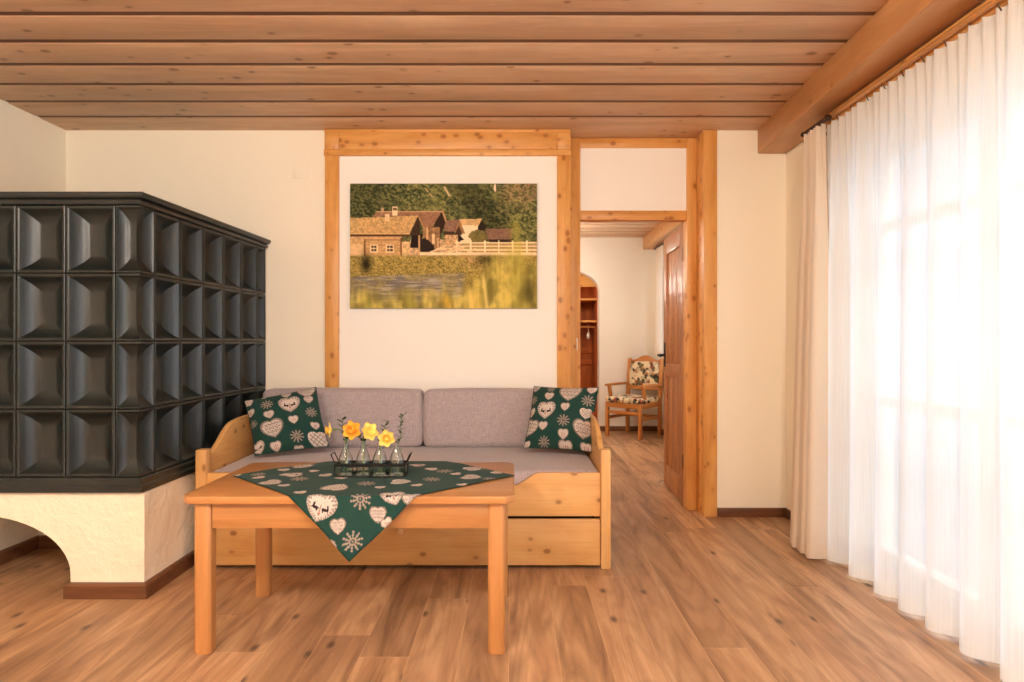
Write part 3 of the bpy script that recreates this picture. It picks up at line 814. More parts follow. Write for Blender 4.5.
cols = paint_cotton(ux, uy, mot)
hem = (np.abs(A_).ravel() > .985) | (np.abs(B_).ravel() > .985)
cols[hem] = cols[hem]*.75
setprint(o, cols)
sd = o.modifiers.new('thickness', 'SOLIDIFY'); sd.thickness = .0012; sd.offset = 1
tag(o, 'dark green square tablecloth printed with cream hearts, one corner hanging over the table front', 'tablecloth')

# throw pillows --------------------------------------------------------
def pillow(label, corner, mot2, thick, seed, name='throw_pillow'):
    """corner: world TL, TR, BR, BL of the seam; the face bulges toward the room"""
    TL, TR, BR, BL = [Vector(c) for c in corner]
    n = ((TR-TL).cross(BL-TL)).normalized()
    if n.y > 0: n = -n
    NP = 170
    V = []; us = []; 
    for side in (1, -1):
        for i in range(NP+1):
            for j in range(NP+1):
                u = i/NP; v = j/NP
                a = 2*u-1; c = 2*v-1
                # seams pull in between the corners
                uu = .5+a*.5*(1-.045*(1-c*c)); vv = .5+c*.5*(1-.045*(1-a*a))
                p = TL*(1-uu)*(1-vv)+TR*uu*(1-vv)+BR*uu*vv+BL*(1-uu)*vv
                t = thick*((1-abs(a)**2.6)*(1-abs(c)**2.6))**.62
                t += .003*math.sin(9*a+seed)*math.sin(7*c+2*seed)*(1-a*a)*(1-c*c)
                p = p+n*t*(side if side > 0 else -.55)
                if p.z < .70: p.x = max(-1.478, min(.428, p.x))   # pressed against the armrest
                V.append(p); us.append((u, v))
    F = []
    m = NP+1
    for sidx in range(2):
        for i in range(NP):
            for j in range(NP):
                q = [sidx*m*m+i*m+j, sidx*m*m+(i+1)*m+j, sidx*m*m+(i+1)*m+j+1, sidx*m*m+i*m+j+1]
                F.append(tuple(q if sidx == 0 else q[::-1]))
    low = min(V, key=lambda p: p.z)
    org = ((BL+BR)/2); org.z = low.z
    o = MB().pyd(V, F).build(name, M['printed'], None, org, ang=80, recalc=False)
    us = np.array(us)
    setprint(o, paint_cotton(us[:, 0], -us[:, 1], mot2, seed))
    sm = MB(); ring = []
    for i in range(NP+1): ring.append(V[i*m])
    for j in range(1, NP+1): ring.append(V[NP*m+j])
    for i in range(NP-1, -1, -1): ring.append(V[i*m+NP])
    for j in range(NP-1, -1, -1): ring.append(V[j])
    sm.tube(ring[::3], .0025, 6, False)
    so = sm.build('seam', plain('green_seam', (24, 62, 56), .9), o)
    return tag(o, label, 'pillow', 'green heart pillows')
def aff(TLp, TRp, BLp, pts):
    T = np.array(TLp, float); U = np.array(TRp, float)-T; Vv = np.array(BLp, float)-T
    Mx = np.linalg.inv(np.stack([U, Vv], 1)); out = []
    for (k, x, y, s, r) in pts:
        u, v = Mx @ (np.array([x, y])-T); out.append((k, u, -v, s, r))
    return out
mL = aff((50, 175), (645, 65), (135, 640), [('f', 232, 235, .18, 0), ('d', 425, 245, .30, .0), ('h', 585, 190, .14, 0), ('h', 395, 143, .15, 0), ('h', 565, 110, .28, 0), ('s', 72, 195, .2, .4), ('f', 607, 292, .17, 0),
       ('s', 252, 332, .15, .1), ('h', 280, 450, .32, .1), ('s', 455, 372, .14, 0), ('s', 635, 400, .13, 0), ('f', 478, 495, .19, 0), ('l', 655, 510, .28, 0), ('s', 305, 580, .15, .1), ('d', 160, 590, .2, .3), ('s', 490, 590, .14, 0), ('f', 110, 395, .14, 0), ('h', 205, 145, .13, 0), ('s', 90, 300, .14, 0)])
mR = aff((165, 50), (710, 65), (75, 575), [('h', 485, 130, .34, 0), ('s', 310, 165, .15, 0), ('d', 280, 295, .29, 0), ('s', 447, 265, .14, 0), ('f', 428, 378, .19, 0), ('l', 610, 310, .17, 0), ('f', 632, 195, .19, 0), ('s', 660, 95, .15, 0),
       ('h', 580, 440, .30, 0), ('s', 252, 425, .14, 0), ('s', 415, 490, .16, 0), ('f', 250, 545, .17, 0), ('h', 130, 430, .27, -.3), ('s', 415, 585, .2, 0), ('s', 580, 580, .17, 0), ('s', 100, 560, .12, 0), ('f', 325, 85, .13, 0), ('h', 185, 75, .15, 0), ('s', 140, 300, .15, .2), ('f', 165, 185, .14, 0)])
def at(x, y, D): return ((x-512)*D/650, D, 1.091-(y-341)*D/650)
pillow('green pillow printed with cream hearts leaning beside the dark stove', [at(244.5, 401, 3.57), at(316, 387, 3.70), at(329, 446.5, 3.57), at(255, 456, 3.44)], mL, .07, 3)
pillow('green pillow printed with cream hearts leaning in the right armrest corner', [at(534, 386.5, 3.74), at(598.5, 387.5, 3.62), at(592, 452, 3.50), at(523.5, 448, 3.58)], mR, .07, 5)

# ------------------------------------------------------------------ coffee table
tbl = thing('coffee_table', 'low wooden coffee table with chamfered corners in front of the daybed', 'table', (-.56, 2.55, 0))
xa, xb, ch = -1.146, .0085, .03
q = MB(); q.prism([(xa+ch, TF), (xb-ch, TF), (xb, TF+ch), (xb, TB-ch), (xb-ch, TB), (xa+ch, TB), (xa, TB-ch), (xa, TF+ch)], 'Z', TZ-.027, TZ, .004, 2)
q.build('tabletop', M['beechX'], tbl)
def leg(x0, x1, y0, y1):
    c = .010
    q = MB(); q.prism([(x0+c, y0), (x1-c, y0), (x1, y0+c), (x1, y1-c), (x1-c, y1), (x0+c, y1), (x0, y1-c), (x0, y0+c)], 'Z', .0, TZ-.027, .003, 2)
    q.build('leg', M['beechZ'], tbl)
LW = .0595
for x0 in (-1.109, -.0245-LW):
    leg(x0, x0+LW, 2.2585, 2.2585+LW)
for x0 in (-1.098, -.018-LW):
    leg(x0, x0+LW, 2.77, 2.77+LW)
za, zb_ = .438, TZ-.0275
part('apron', M['beechX'], tbl, (-1.046, -.082, 2.266, 2.288, za, zb_), r=.002); part('apron', M['beechX'], tbl, (-1.042, -.075, 2.796, 2.818, za, zb_), r=.002)
part('apron', M['beechY'], tbl, (-1.094, -1.072, 2.316, 2.771, za, zb_), r=.002); part('apron', M['beechY'], tbl, (-.05, -.028, 2.316, 2.771, za, zb_), r=.002)

# ------------------------------------------------------------------ caddy, bottles, flowers
ZC = TZ+.0062
cad = thing('bottle_caddy', 'black wire caddy holding four little bottles on the tablecloth', 'caddy', (-.552, 2.56, ZC))
cx0, cx1, cy0, cy1 = -.688, -.417, 2.522, 2.598
q = MB(); w = .0022
for z, rr in ((ZC+.0024, .0024),):
    q.tube([(cx0, cy0, z), (cx1, cy0, z), (cx1, cy1, z), (cx0, cy1, z), (cx0, cy0, z)], rr, 6)
for y in (cy0, cy1): q.box(cx0-.002, cx1+.002, y-.0015, y+.0015, ZC+.040, ZC+.052)
for x in (cx0, cx1): q.box(x-.0015, x+.0015, cy0, cy1, ZC+.040, ZC+.052)
for x in (cx0, cx1):
    for y in (cy0, cy1): q.tube([(x, y, ZC+.002), (x, y, ZC+.047)], w, 6)
for x in (-.6195, -.5525, -.4865): q.tube([(x, cy0, ZC+.047), (x, cy1, ZC+.047)], w*.8, 6)
q.build('frame', M['black'], cad)
for x, d in ((cx0, -1), (cx1, 1)):
    q = MB(); q.tube([(x, cy0+.012, ZC+.047), (x+d*.018, cy0+.012, ZC+.086), (x+d*.018, cy1-.012, ZC+.086), (x, cy1-.012, ZC+.047)], w, 6); q.build('handle', M['black'], cad)
BX_ = (-.6545, -.5855, -.5205, -.4535); BY = 2.56
blabs = ('clear glass bottle at the left end of the caddy, orange bloom above', 'clear glass bottle second from the left in the caddy, yellow daffodil above',
         'clear glass bottle second from the right in the caddy', 'clear glass bottle at the right end of the caddy with a tall sprig')
ZB = ZC+.0005
b0 = thing('glass_bottle', blabs[0], 'bottle', (BX_[0], BY, ZB), 'glass bottles in the wire caddy')
prof = [(0, .002), (.025, .0), (.0293, .004), (.0300, .012), (.0300, .050), (.0285, .062), (.0240, .078), (.0180, .092), (.0128, .105), (.0110, .113), (.0108, .126), (.0130, .129), (.0130, .134), (.0100, .1345), (.0092, .127), (.0094, .113), (.0112, .105), (.0165, .092), (.0224, .078), (.0268, .062), (.0284, .050), (.0284, .012), (.025, .006), (0, .005)]
q = MB(); q.lathe(prof, 28, Matrix.Translation((BX_[0], BY, ZB))); q.build('bottle_body', M['bottle'], b0, weld=.0001)
q = MB(); q.lathe([(0, .0065), (.0245, .0065), (.0278, .012), (.0278, .036), (0, .036)], 24, Matrix.Translation((BX_[0], BY, ZB))); q.build('water', M['water'], b0, weld=.0001)
for i in range(1, 4):
    c = b0.copy(); COL.objects.link(c); c.location = (BX_[i], BY, ZB); c['label'] = blabs[i]
    for chd in list(b0.children):
        d = chd.copy(); COL.objects.link(d); d.parent = c

def petal(mb, L, W, M4, curl=.25, cup=.2, nu=6, nv=8):
    def fn(u, v):
        t = v; w = W*.5*(math.sin(PI*min(1, t*.93+.07))**.7)*(1 if t < .97 else .7); a = (2*u-1)
        return (a*w, L*t, curl*L*t*t*.5+cup*W*a*a)
    mb.grid(fn, nu, nv, M4)
def daffodil(label, X, Z, face, R, colP, colT, bot, Y=2.55, big=1.0, double=False, via=None):
    """face: direction the trumpet points"""
    f = Vector(face).normalized(); q_ = f.to_track_quat('Z', 'Y'); M0 = Matrix.Translation((X, Y, Z)) @ q_.to_matrix().to_4x4()
    bx = BX_[bot]
    root = thing('daffodil', label, 'flower', (bx, BY, ZB+.008), 'daffodils in the bottles')
    q = MB()
    for k in range(6):
        petal(q, R, R*.78, M0 @ Matrix.Rotation(k*PI/3+.2, 4, 'Z') @ Matrix.Rotation(random.uniform(-.12, .12), 4, 'Y') @ Matrix.Rotation(.12+random.uniform(-.1, .2), 4, 'X'), .3)
    if double:
        for k in range(7):
            petal(q, R*.72, R*.66, M0 @ Matrix.Rotation(k*2*PI/7, 4, 'Z') @ Matrix.Rotation(.7, 4, 'X'), .5, .35)
    q.build('petals', colP, root, ang=80, recalc=False)
    q = MB()
    prof = [(.006, -.002), (.009, .006), (.011, .014), (.014, .02), (.017, .024)]
    V = [];F = []; sg = 20
    for i, (r, z) in enumerate(prof):
        for k in range(sg):
            a = 2*PI*k/sg; rr = r*big*(1+(.12*math.sin(a*7) if i >= 3 else 0)); V.append((rr*math.cos(a), rr*math.sin(a), z*big))
    for i in range(len(prof)-1):
        for k in range(sg): F.append((i*sg+k, i*sg+(k+1) % sg, (i+1)*sg+(k+1) % sg, (i+1)*sg+k))
    F.append(tuple(range(sg)))
    q.pyd(V, F, M0); q.build('trumpet', colT, root, ang=60, recalc=False)
    q = MB()
    P0 = Vector((bx, BY, ZB+.008)); P1 = Vector((bx, BY, ZB+.125)); E = Vector((X, Y, Z))-f*.016; P2 = Vector(via) if via else E-f*.03+Vector((0, 0, .0))
    pts = [P0, (P0+P1)/2]
    for i in range(13):
        t = i/12; pts.append(P1*(1-t)**3+3*P1.lerp(P1+Vector((0, 0, .03)), 1)*t*(1-t)**2+3*P2*t*t*(1-t)+E*t**3)
    pts.append(Vector((X, Y, Z)))
    q.tube(pts, [.0026]*(len(pts)-2)+[.004, .006], 8); q.build('stem', M['stem'], root)
    return root
daffodil('yellow and orange daffodil leaning far left, seen from the side', -.706, .743, (-.95, -.3, -.05), .030, M['yellow'], M['orange'], 0, 2.545, 1.0, via=(-.66, 2.55, .75))
daffodil('large double orange bloom above the left end bottle', -.619, .742, (-.25, -.9, .25), .043, M['orange'], M['orange'], 0, 2.535, 1.1, True)
daffodil('bright yellow daffodil in the middle of the bunch turned right', -.560, .736, (.55, -.75, .3), .040, M['yellow'], M['yellow'], 1, 2.535, 1.05)
daffodil('yellow daffodil with an orange centre facing the room', -.4855, .713, (.05, -1, .1), .038, M['yellow'], M['orange'], 2, 2.525, .9)
def sprig(label, bot, tip, n, ls):
    bx = BX_[bot]; P0 = Vector((bx+.003, BY+.002, ZB+.01)); P1 = Vector((bx+.003, BY+.002, ZB+.125)); T = Vector(tip)
    root = thing('leafy_sprig', label, 'sprig', tuple(P0), 'green sprigs in the bottles')
    pts = [P0, (P0+P1)/2]+[P1.lerp(T, i/8)+Vector((.006*math.sin(i*.8), 0, 0)) for i in range(9)]
    q = MB(); q.tube(pts, .0014, 6); q.build('stem', M['stem'], root)
    q = MB()
    for i in range(n):
        t = (i+.6)/n; k = 1.2+t*8.8; p = pts[min(10, int(k))].lerp(pts[min(10, int(k)+1)], k-int(k))
        a = i*2.4; d = Vector((math.cos(a), .6*math.sin(a), .35)).normalized()
        Mx = Matrix.Translation(p) @ d.to_track_quat('Y', 'Z').to_matrix().to_4x4()
        petal(q, ls*random.uniform(.8, 1.2), ls*.6, Mx, .2, .1, 4, 5)
    q.build('leaves', M['leaf'], root, ang=80, recalc=False)
sprig('short leafy sprig rising left of the orange bloom', 0, (-.668, 2.57, .782), 11, .027)
sprig('dark round-leaved sprig behind the daffodil facing the room', 2, (-.492, 2.59, .772), 13, .022)
sprig('tall thin sprig at the right end of the caddy', 3, (-.428, 2.57, .803), 17, .020)
sprig('low leafy sprig in the neck of the second bottle', 1, (-.596, 2.55, .725), 9, .026)

# ------------------------------------------------------------------ picture
def vnoise(x, y, seed, oct=4, rough=.55):
    out = np.zeros_like(x); amp = 1; tot = 0
    for o in range(oct):
        rng = np.random.RandomState(seed+o*13); G = rng.rand(257, 257)
        f = 2**o; X = (x*f) % 256; Y = (y*f) % 256
        i = X.astype(int); j = Y.astype(int); u = X-i; v = Y-j; u = u*u*(3-2*u); v = v*v*(3-2*v)
        out += amp*(G[i, j]*(1-u)*(1-v)+G[i+1, j]*u*(1-v)+G[i, j+1]*(1-u)*v+G[i+1, j+1]*u*v); tot += amp; amp *= rough
    return out/tot
def inpoly(x, y, P):
    c = np.zeros(x.shape, bool); n = len(P)
    for i in range(n):
        x1, y1 = P[i]; x2, y2 = P[(i+1) % n]
        if y1 == y2: continue
        c ^= ((y1 > y) != (y2 > y)) & (x < (x2-x1)*(y-y1)/(y2-y1)+x1)
    return c
def paint_picture(x, y):
    C = lambda c: np.array(c, float)
    n1 = vnoise(x*.30+y*.24, y*.46-x*.22, 3, 5, .8); n2 = vnoise(x*.05, y*.05, 9, 3); n3 = vnoise(x*.6, y*.6, 21, 3, .7); n4 = vnoise(x*.16, y*.02, 31, 3)
    def L(a, b, t): return C(a)*(1-t[:, None])+C(b)*t[:, None]
    sm = lambda a, b, v: (lambda t: t*t*(3-2*t))(np.clip((v-a)/(b-a), 0, 1))
    col = L((52, 60, 36), (152, 146, 84), sm(.32, .70, n1))
    lightm = sm(.42, .62, n2)*sm(60, 90, x)*sm(150, 100, x); col = col*(1-.4*lightm[:, None])+C((150, 146, 82))*.4*lightm[:, None]
    dl = sm(80, 20, x)*.22; col *= (1-dl)[:, None]
    db = np.exp(-((x-130-.7*(y-25))/22)**2)*.35; col *= (1-db)[:, None]
    rk = sm(140, 165, x)*sm(34, 8, y)*sm(.35, .6, n3); col = col*(1-.7*rk[:, None])+C((176, 134, 98))*.7*rk[:, None]
    col[(np.hypot((x-145)/1.2, (y-4)/4) < 1)] = C((236, 210, 180))
    col[(np.abs((x-78)-.9*(y-8)) < 1.0) & (y > 3) & (y < 14) & (n3 > .45)] = C((190, 160, 110))
    col[(np.abs((x-97)-.6*(y-8)) < 1.3) & (y > 3) & (y < 13)] = C((200, 172, 128))
    def poly(P, c, k=.18):
        m = inpoly(x, y, P); col[m] = C(c)*(1-k+2*k*n3[m])[:, None]
    def rect(x0, x1, y0, y1, c, k=.12): poly([(x0, y0), (x1, y0), (x1, y1), (x0, y1)], c, k)
    # ground below the houses
    rect(0, 187, 58, 76, (214, 176, 124), .3)
    rect(60, 120, 56, 74, (196, 160, 118), .45)
    # far houses
    poly([(112, 41), (128, 41), (128, 60), (108, 60)], (240, 214, 172), .06); poly([(109, 35.5), (132, 35), (128.5, 42), (111, 41.5)], (212, 172, 116))
    poly([(128.5, 42), (132, 36), (135, 41), (135, 47), (127, 47)], (48, 36, 28)); poly([(135, 45.3), (163, 44.8), (161, 55.4), (138, 56)], (132, 98, 78), .25); rect(139, 164, 55.5, 58.5, (58, 42, 34)); 
    m = np.hypot((x-128)/8.5, (y-53)/6.2) < .8+.5*n3; col[m] = L((88, 80, 38), (150, 130, 74), n3[m])
    poly([(95, 36.5), (109.5, 36), (105, 48.5), (94, 47)], (140, 104, 84), .25); poly([(109.5, 36), (115, 50), (112, 50), (109, 42), (106, 49), (104.5, 48)], (162, 116, 74)); poly([(109, 42), (112, 50), (110, 54), (105, 52), (106, 48)], (78, 54, 38))
    rect(94, 104, 48, 51, (74, 50, 36)); rect(95, 110, 51, 62, (200, 158, 112), .4); poly([(108, 50), (114, 56), (108, 58)], (44, 32, 28))
    # big rear roof and its gable
    poly([(22, 33), (26, 29), (48, 28.5), (92, 27), (82, 43.5), (73, 43.5), (68, 32)], (150, 108, 82), .22)
    poly([(92, 27.5), (96, 36), (94, 44), (90, 54), (80, 54), (83, 43)], (54, 38, 30)); poly([(91.5, 27), (93.5, 27), (97, 38), (95.5, 39)], (186, 140, 96))
    rect(26, 92, 27.2, 28.6, (196, 156, 112)); 
    rect(73, 90, 43.5, 66, (150, 112, 76), .5); poly([(62, 50), (73, 50), (70, 64), (60, 64)], (40, 28, 22)); poly([(70, 56), (76, 54), (84, 62), (84, 68), (70, 68)], (46, 34, 28)); rect(82, 85, 50, 60, (226, 190, 140)); rect(76, 78, 44, 56, (214, 172, 122)); rect(68.5, 70, 52, 70, (206, 160, 108)); rect(87, 88.5, 54, 68, (206, 166, 118))
    # front house
    rect(0, 52, 51, 74, (208, 164, 110), .2); rect(14, 15.5, 55, 72, (120, 80, 50)); rect(14, 51, 55.5, 57, (150, 104, 66)); rect(50, 52, 54, 73, (130, 88, 54)); rect(0, 13, 60, 72, (226, 186, 134), .12)
    for yy in range(58, 73, 3): rect(15, 50, yy, yy+.7, (176, 132, 86))
    for wx_ in (22, 38):
        rect(wx_-2.4, wx_+6, 60.8, 69.2, (232, 198, 148)); rect(wx_-1, wx_+4.6, 62, 67.8, (70, 56, 44)); rect(wx_+1.3, wx_+2.1, 62, 67.8, (226, 196, 150)); rect(wx_-1, wx_+4.6, 64.4, 65.2, (226, 196, 150))
    poly([(0, 34.5), (22.7, 33.5), (68, 32), (59, 51), (0, 51)], (198, 158, 102), .3); rect(0, 60, 50.6, 52.8, (96, 62, 40)); rect(0, 60, 49.4, 50.4, (222, 178, 118))
    poly([(68, 32.5), (70, 40), (70, 52), (59, 51.5)], (62, 44, 32)); poly([(67.5, 32), (69, 32), (77, 50), (75.5, 50)], (176, 132, 86))
    rect(35, 39.5, 30, 37.5, (228, 196, 150)); rect(42, 47.4, 23, 32, (238, 210, 166)); rect(42.6, 46.6, 24, 26.6, (120, 90, 66)); rect(31, 34, 24, 29, (190, 158, 116))
    # fence on the right
    for yy in (58.5, 62, 65.5): rect(104, 187, yy+.0, yy+1.3, (246, 214, 166), .08)
    m = (x > 112) & (y > 59.8) & (y < 69) & (((y-59.8) % 3.5) < 2.0); col[m] = L((150, 130, 78), (202, 164, 112), n3[m])
    for xx in range(106, 187, 14): rect(xx, xx+1.6, 57, 71, (250, 220, 176), .06)
    rect(70, 187, 69, 71.5, (248, 216, 170), .1)
    for k in range(7): poly([(74+k*6, 71-(k % 3)*3), (90+k*6, 64-(k % 2)*3), (90.5+k*6, 65.2-(k % 2)*3), (74+k*6, 72.5-(k % 3)*3)], (236, 198, 150), .15)
    # bank
    bk = sm(70.5, 73.5, y+3*(n3-.5)); g = L((104, 92, 42), (208, 176, 96), sm(.3, .7, n1*.4+vnoise(x*1.1, y*1.3, 77, 3, .8)*.6)); col = col*(1-bk[:, None])+g*bk[:, None]
    dk = np.exp(-((x-16)/5)**2-((y-80)/9)**2)*.75; col *= (1-dk)[:, None]
    dk = np.exp(-((x-139)/14)**2-((y-77)/5)**2)*.55; col *= (1-dk)[:, None]
    pk = np.exp(-((x-118)/9)**2-((y-76)/6)**2)*.7*sm(.4, .6, n3); col = col*(1-pk[:, None])+C((226, 178, 124))*pk[:, None]
    # stream
    rv = sm(90, 93, y+(x-50)*.035+2*(n3-.5))*sm(118, 108, x+3*(n3-.5)); w_ = L((116, 108, 100), (172, 160, 140), sm(.4, .7, vnoise(x*.08, y*.7, 41, 3))); rv = rv*(.55+.45*sm(.35, .6, vnoise(x*.06, y*.12, 43, 3))); col = col*(1-rv[:, None])+w_*rv[:, None]
    # out of focus grasses in front
    ht = vnoise(x*.13, x*0+3.3, 51, 4, .7); top_ = 110-26*ht-34*sm(104, 150, x)
    gr = sm(0, 26, y-top_); gc = L((124, 112, 52), (222, 198, 98), sm(.28, .68, n4*.45+.55*vnoise(x*.10, y*.07, 61, 3))); 
    col = col*(1-.92*gr[:, None])+gc*.92*gr[:, None]
    for (xc, w0, y0_, k, cc) in ((119, 4, 98, .75, (240, 206, 110)), (126, 4, 100, .6, (226, 190, 92)), (134, 2.2, 84, .7, (250, 220, 128)), (172, 6, 30, .5, (206, 190, 84)), (164, 4, 60, .35, (190, 176, 76)), (95, 4, 104, .6, (226, 176, 60)), (58, 5, 100, .5, (196, 186, 78)), (14, 4, 104, .5, (190, 180, 80))):
        xs = xc+(y-100)*.12; m = np.exp(-((x-xs)/w0)**2)*sm(y0_, y0_+14, y)*k; col = col*(1-m[:, None])+C(cc)*m[:, None]
    dk = np.exp(-((x-180)/12)**2-((y-108)/14)**2)*.4; col *= (1-dk)[:, None]
    col = np.clip(col*1.04, 0, 255)/255
    return np.where(col <= .04045, col/12.92, ((col+.055)/1.055)**2.4)
PX0, PX1, PZ0, PZ1 = wx(350.3, 161.8), wx(537, 161.8), wz(308.3, 161.8), wz(183.8, 161.8)
pic = thing('wall_picture', 'landscape canvas print of alpine wooden huts hanging above the daybed', 'picture', ((PX0+PX1)/2, YB-.02, PZ0))
NX, NY = 330, 220; YC = YB-.028
V = []; us = []
for i in range(NX+1):
    for j in range(NY+1):
        V.append((PX0+(PX1-PX0)*i/NX, YC, PZ1-(PZ1-PZ0)*j/NY)); us.append((i/NX*187, j/NY*124.5))
F = [(i*(NY+1)+j, i*(NY+1)+j+1, (i+1)*(NY+1)+j+1, (i+1)*(NY+1)+j) for i in range(NX) for j in range(NY)]
o = MB().pyd(V, F).build('printed_canvas', M['canvas'], pic, recalc=False)
us = np.array(us); setprint(o, paint_picture(us[:, 0], us[:, 1]))
part('stretcher_frame', plain('canvas_edge', (96, 88, 58), .8), pic, (PX0, PX1, YC+.0006, YB-.0065, PZ0, PZ1), r=0)

# painted cover plate on the wall
q = MB(); q.box(wx(293.2), wx(309), YB-.004, YB, wz(178.5), wz(160.5), .002)
tag(q.build('wall_mounted_plate', M['wall'], None, (wx(301), YB, wz(178.5))), 'wall-coloured square cover plate high on the back wall beside the frame', 'cover plate')

# ------------------------------------------------------------------ curtains
# board carrying the track, and the round pole
rl = thing('curtain_rail', 'wooden curtain rail along the window side above the sheer curtain', 'curtain rail', (1.63, 2.0, 2.2))
part('rail_board', M['pineY'], rl, (1.605, 1.635, .2, 3.40, 2.19, 2.245)); 
q = MB()
q.tube([(1.585, 3.38, 2.205), (1.585, .2, 2.205)], .012, 10); q.build('pole', M['beechY'], rl)
for y in (3.15, 2.3, 1.4): part('bracket', M['dark'], rl, (1.635, XR, y-.01, y+.01, 2.2, 2.225))
rp = thing('curtain_pole', 'short wooden pole with dark rings carrying the cream side curtain', 'curtain rail', (1.6, 3.32, 2.18))
q = MB(); q.tube([(1.555, 3.46, 2.19), (1.555, 3.2, 2.19)], .013, 10); q.build('pole', M['dark'], rp)
for y in (3.20, 3.46):
    q = MB(); q.lathe([(0, -.016), (.012, -.012), (.019, 0), (.012, .012), (0, .016)], 14, Matrix.Translation((1.555, y, 2.19))); q.build('finial', M['dark'], rp)
part('bracket', M['dark'], rp, (1.56, XR, 3.44, 3.455, 2.182, 2.198))
def hanging(name, mat, label, cat, x0, ya, yb, zt, zb, nper, amp_t, amp_b, thick, seed, nu=420, nv=46, spread=0.0, lean=0.0, sub=3.1):
    rng = random.Random(seed); ph = [rng.uniform(0, 6) for _ in range(6)]
    V = []
    for i in range(nu+1):
        u = i/nu
        for j in range(nv+1):
            v = j/nv                        # 0 top .. 1 hem
            wob = .35*math.sin(2*PI*u*2.3+ph[0])+.25*math.sin(2*PI*u*4.1+ph[1])
            a = 2*PI*(u*nper)+wob*1.6+.18*math.sin(v*3+ph[2]+u*9)
            s = math.sin(a)
            big = s+.35*math.sin(2*a+ph[3])
            fine = math.sin(2*PI*u*nper*sub+ph[4])
            k = min(1, v/.35)
            dx = (amp_t*fine*(1-k)**1.3 + (amp_t*.4*(1-k)+amp_b*k*(.75+.25*v))*big)
            # cloth doubles back at each fold
            dy = -math.cos(a)*.028*k*(amp_b/.04)
            y = ya+(yb-ya)*u+dy + spread*(u-.5)*v
            z = zt+(zb-zt)*v
            if v == 0: z -= .010*(.5+.5*math.sin(2*PI*u*nper*sub+ph[4]+1.5))
            V.append((x0+dx-lean*v, y, z))
    F = [(i*(nv+1)+j, (i+1)*(nv+1)+j, (i+1)*(nv+1)+j+1, i*(nv+1)+j+1) for i in range(nu) for j in range(nv)]
    o = MB().pyd(V, F).build(name, mat, None, (x0, (ya+yb)/2, zb), ang=180, recalc=False)
    q = MB(); m = nv+1
    for (ja, jb, off) in ((nv-1, nv, 0),):   # doubled hem
        vs = []; 
        for i in range(nu+1):
            for t in (0, 1):
                p = Vector(V[i*m+nv]); p2 = Vector(V[i*m+nv-2]); r = p.lerp(p2, t*.6); vs.append((r.x-.0015, r.y, r.z))
        fs = [(2*i, 2*i+2, 2*i+3, 2*i+1) for i in range(nu)]
        q.pyd(vs, fs)
    q.build('hem', mat, o, recalc=False, ang=180)
    if cat: tag(o, label, cat)
    return o
sh = hanging('sheer_curtain', M['sheer'], 'long white sheer curtain hanging in folds before the bright french window', 'curtain', 1.602, 3.33, .25, 2.192, .012, 16.4, .012, .035, 0, 4)
for i in range(22):
    y = 3.18-i*.132; q = MB(); q.tube([(1.600, y, 2.170), (1.590, y, 2.186), (1.585, y, 2.196)], .0025, 6); q.build('hook', M['dark'], sh)
hanging('side_curtain', M['drape'], 'heavy cream curtain gathered at the far end of the window', 'curtain', 1.545, 3.45, 3.23, 2.175, .018, 3.4, .016, .044, 0, 9, 160, 40, -.06, .045, 2.0)
hanging('side_curtain', M['drape'], 'cream curtain at the hallway window half hidden by the open door', 'curtain', 1.69, 7.60, 7.25, 2.17, .93, 4, .012, .025, 0, 12, 140, 30, 0, 0, 2.0)
q = MB(); q.tube([(1.69, 7.7, 2.18), (1.69, 6.2, 2.18)], .012, 8); q.tube([(1.69, 7.66, 2.18), (XH, 7.66, 2.18)], .008, 6)
tag(q.build('curtain_pole', M['dark'], None, (1.69, 6.9, 2.17)), 'dark curtain pole at the hallway window', 'curtain rail')

# ------------------------------------------------------------------ hallway armchair
ch_ = thing('armchair', 'wooden armchair with floral upholstery standing in the hallway', 'armchair', (1.40, 7.48, 0))
ch_['_o'] = (0, 0, 0)
def cpart(name, mat, *boxes, r=.004): return part(name, mat, ch_, *boxes, r=r)
lw = .038
for sx in (-1, 1):
    xc_ = sx*.215
    q = MB(); q.box(xc_-lw/2, xc_+lw/2, -.235, -.235+lw, 0, .40, .005); q.build('leg', M['chairZ'], ch_)
    q = MB(); q.prism([(.235, 0), (.235-lw, 0), (.195, .40), (.250, .885), (.285, .885), (.235, .40)], 'X', xc_-lw/2, xc_+lw/2, .004); q.build('leg', M['chairZ'], ch_)
    q = MB(); q.prism([(-.22, .575), (-.22, .60), (.0, .605), (.225, .60), (.225, .575), (0, .578)], 'X', xc_-.027+sx*.012, xc_+.027+sx*.012, .006); q.build('armrest', M['chairY'], ch_)
    q = MB(); q.prism([(-.10, .39), (-.14, .39), (-.185, .578), (-.145, .578)], 'X', xc_-.016+sx*.008, xc_+.016+sx*.008, .004); q.build('arm_post', M['chairZ'], ch_)
    cpart('stretcher', M['chairY'], (xc_-.012, xc_+.012, -.2, .2, .20, .235))
    cpart('seat_rail', M['chairY'], (xc_-.014, xc_+.014, -.2, .2, .335, .395))
cpart('stretcher', M['chairX'], (-.2, .2, -.228, -.204, .265, .30)); cpart('stretcher', M['chairX'], (-.2, .2, .2, .222, .2, .235))
cpart('seat_rail', M['chairX'], (-.2, .2, -.230, -.204, .335, .395)); cpart('seat_rail', M['chairX'], (-.2, .2, .19, .216, .335, .395))
q = MB(); soft(q, -.235, .235, -.245, .195, .392, .455, .022, .008, 2.0, (8, 8, 2)); q.build('seat', M['floral'], ch_, ang=70)
crest = [(-.2, .80), (.2, .80)]+[(.2-.4*t, .875+.04*math.sin(PI*t)**1.5-.012*math.sin(2*PI*t*1.5)) for t in [i/16 for i in range(17)]]
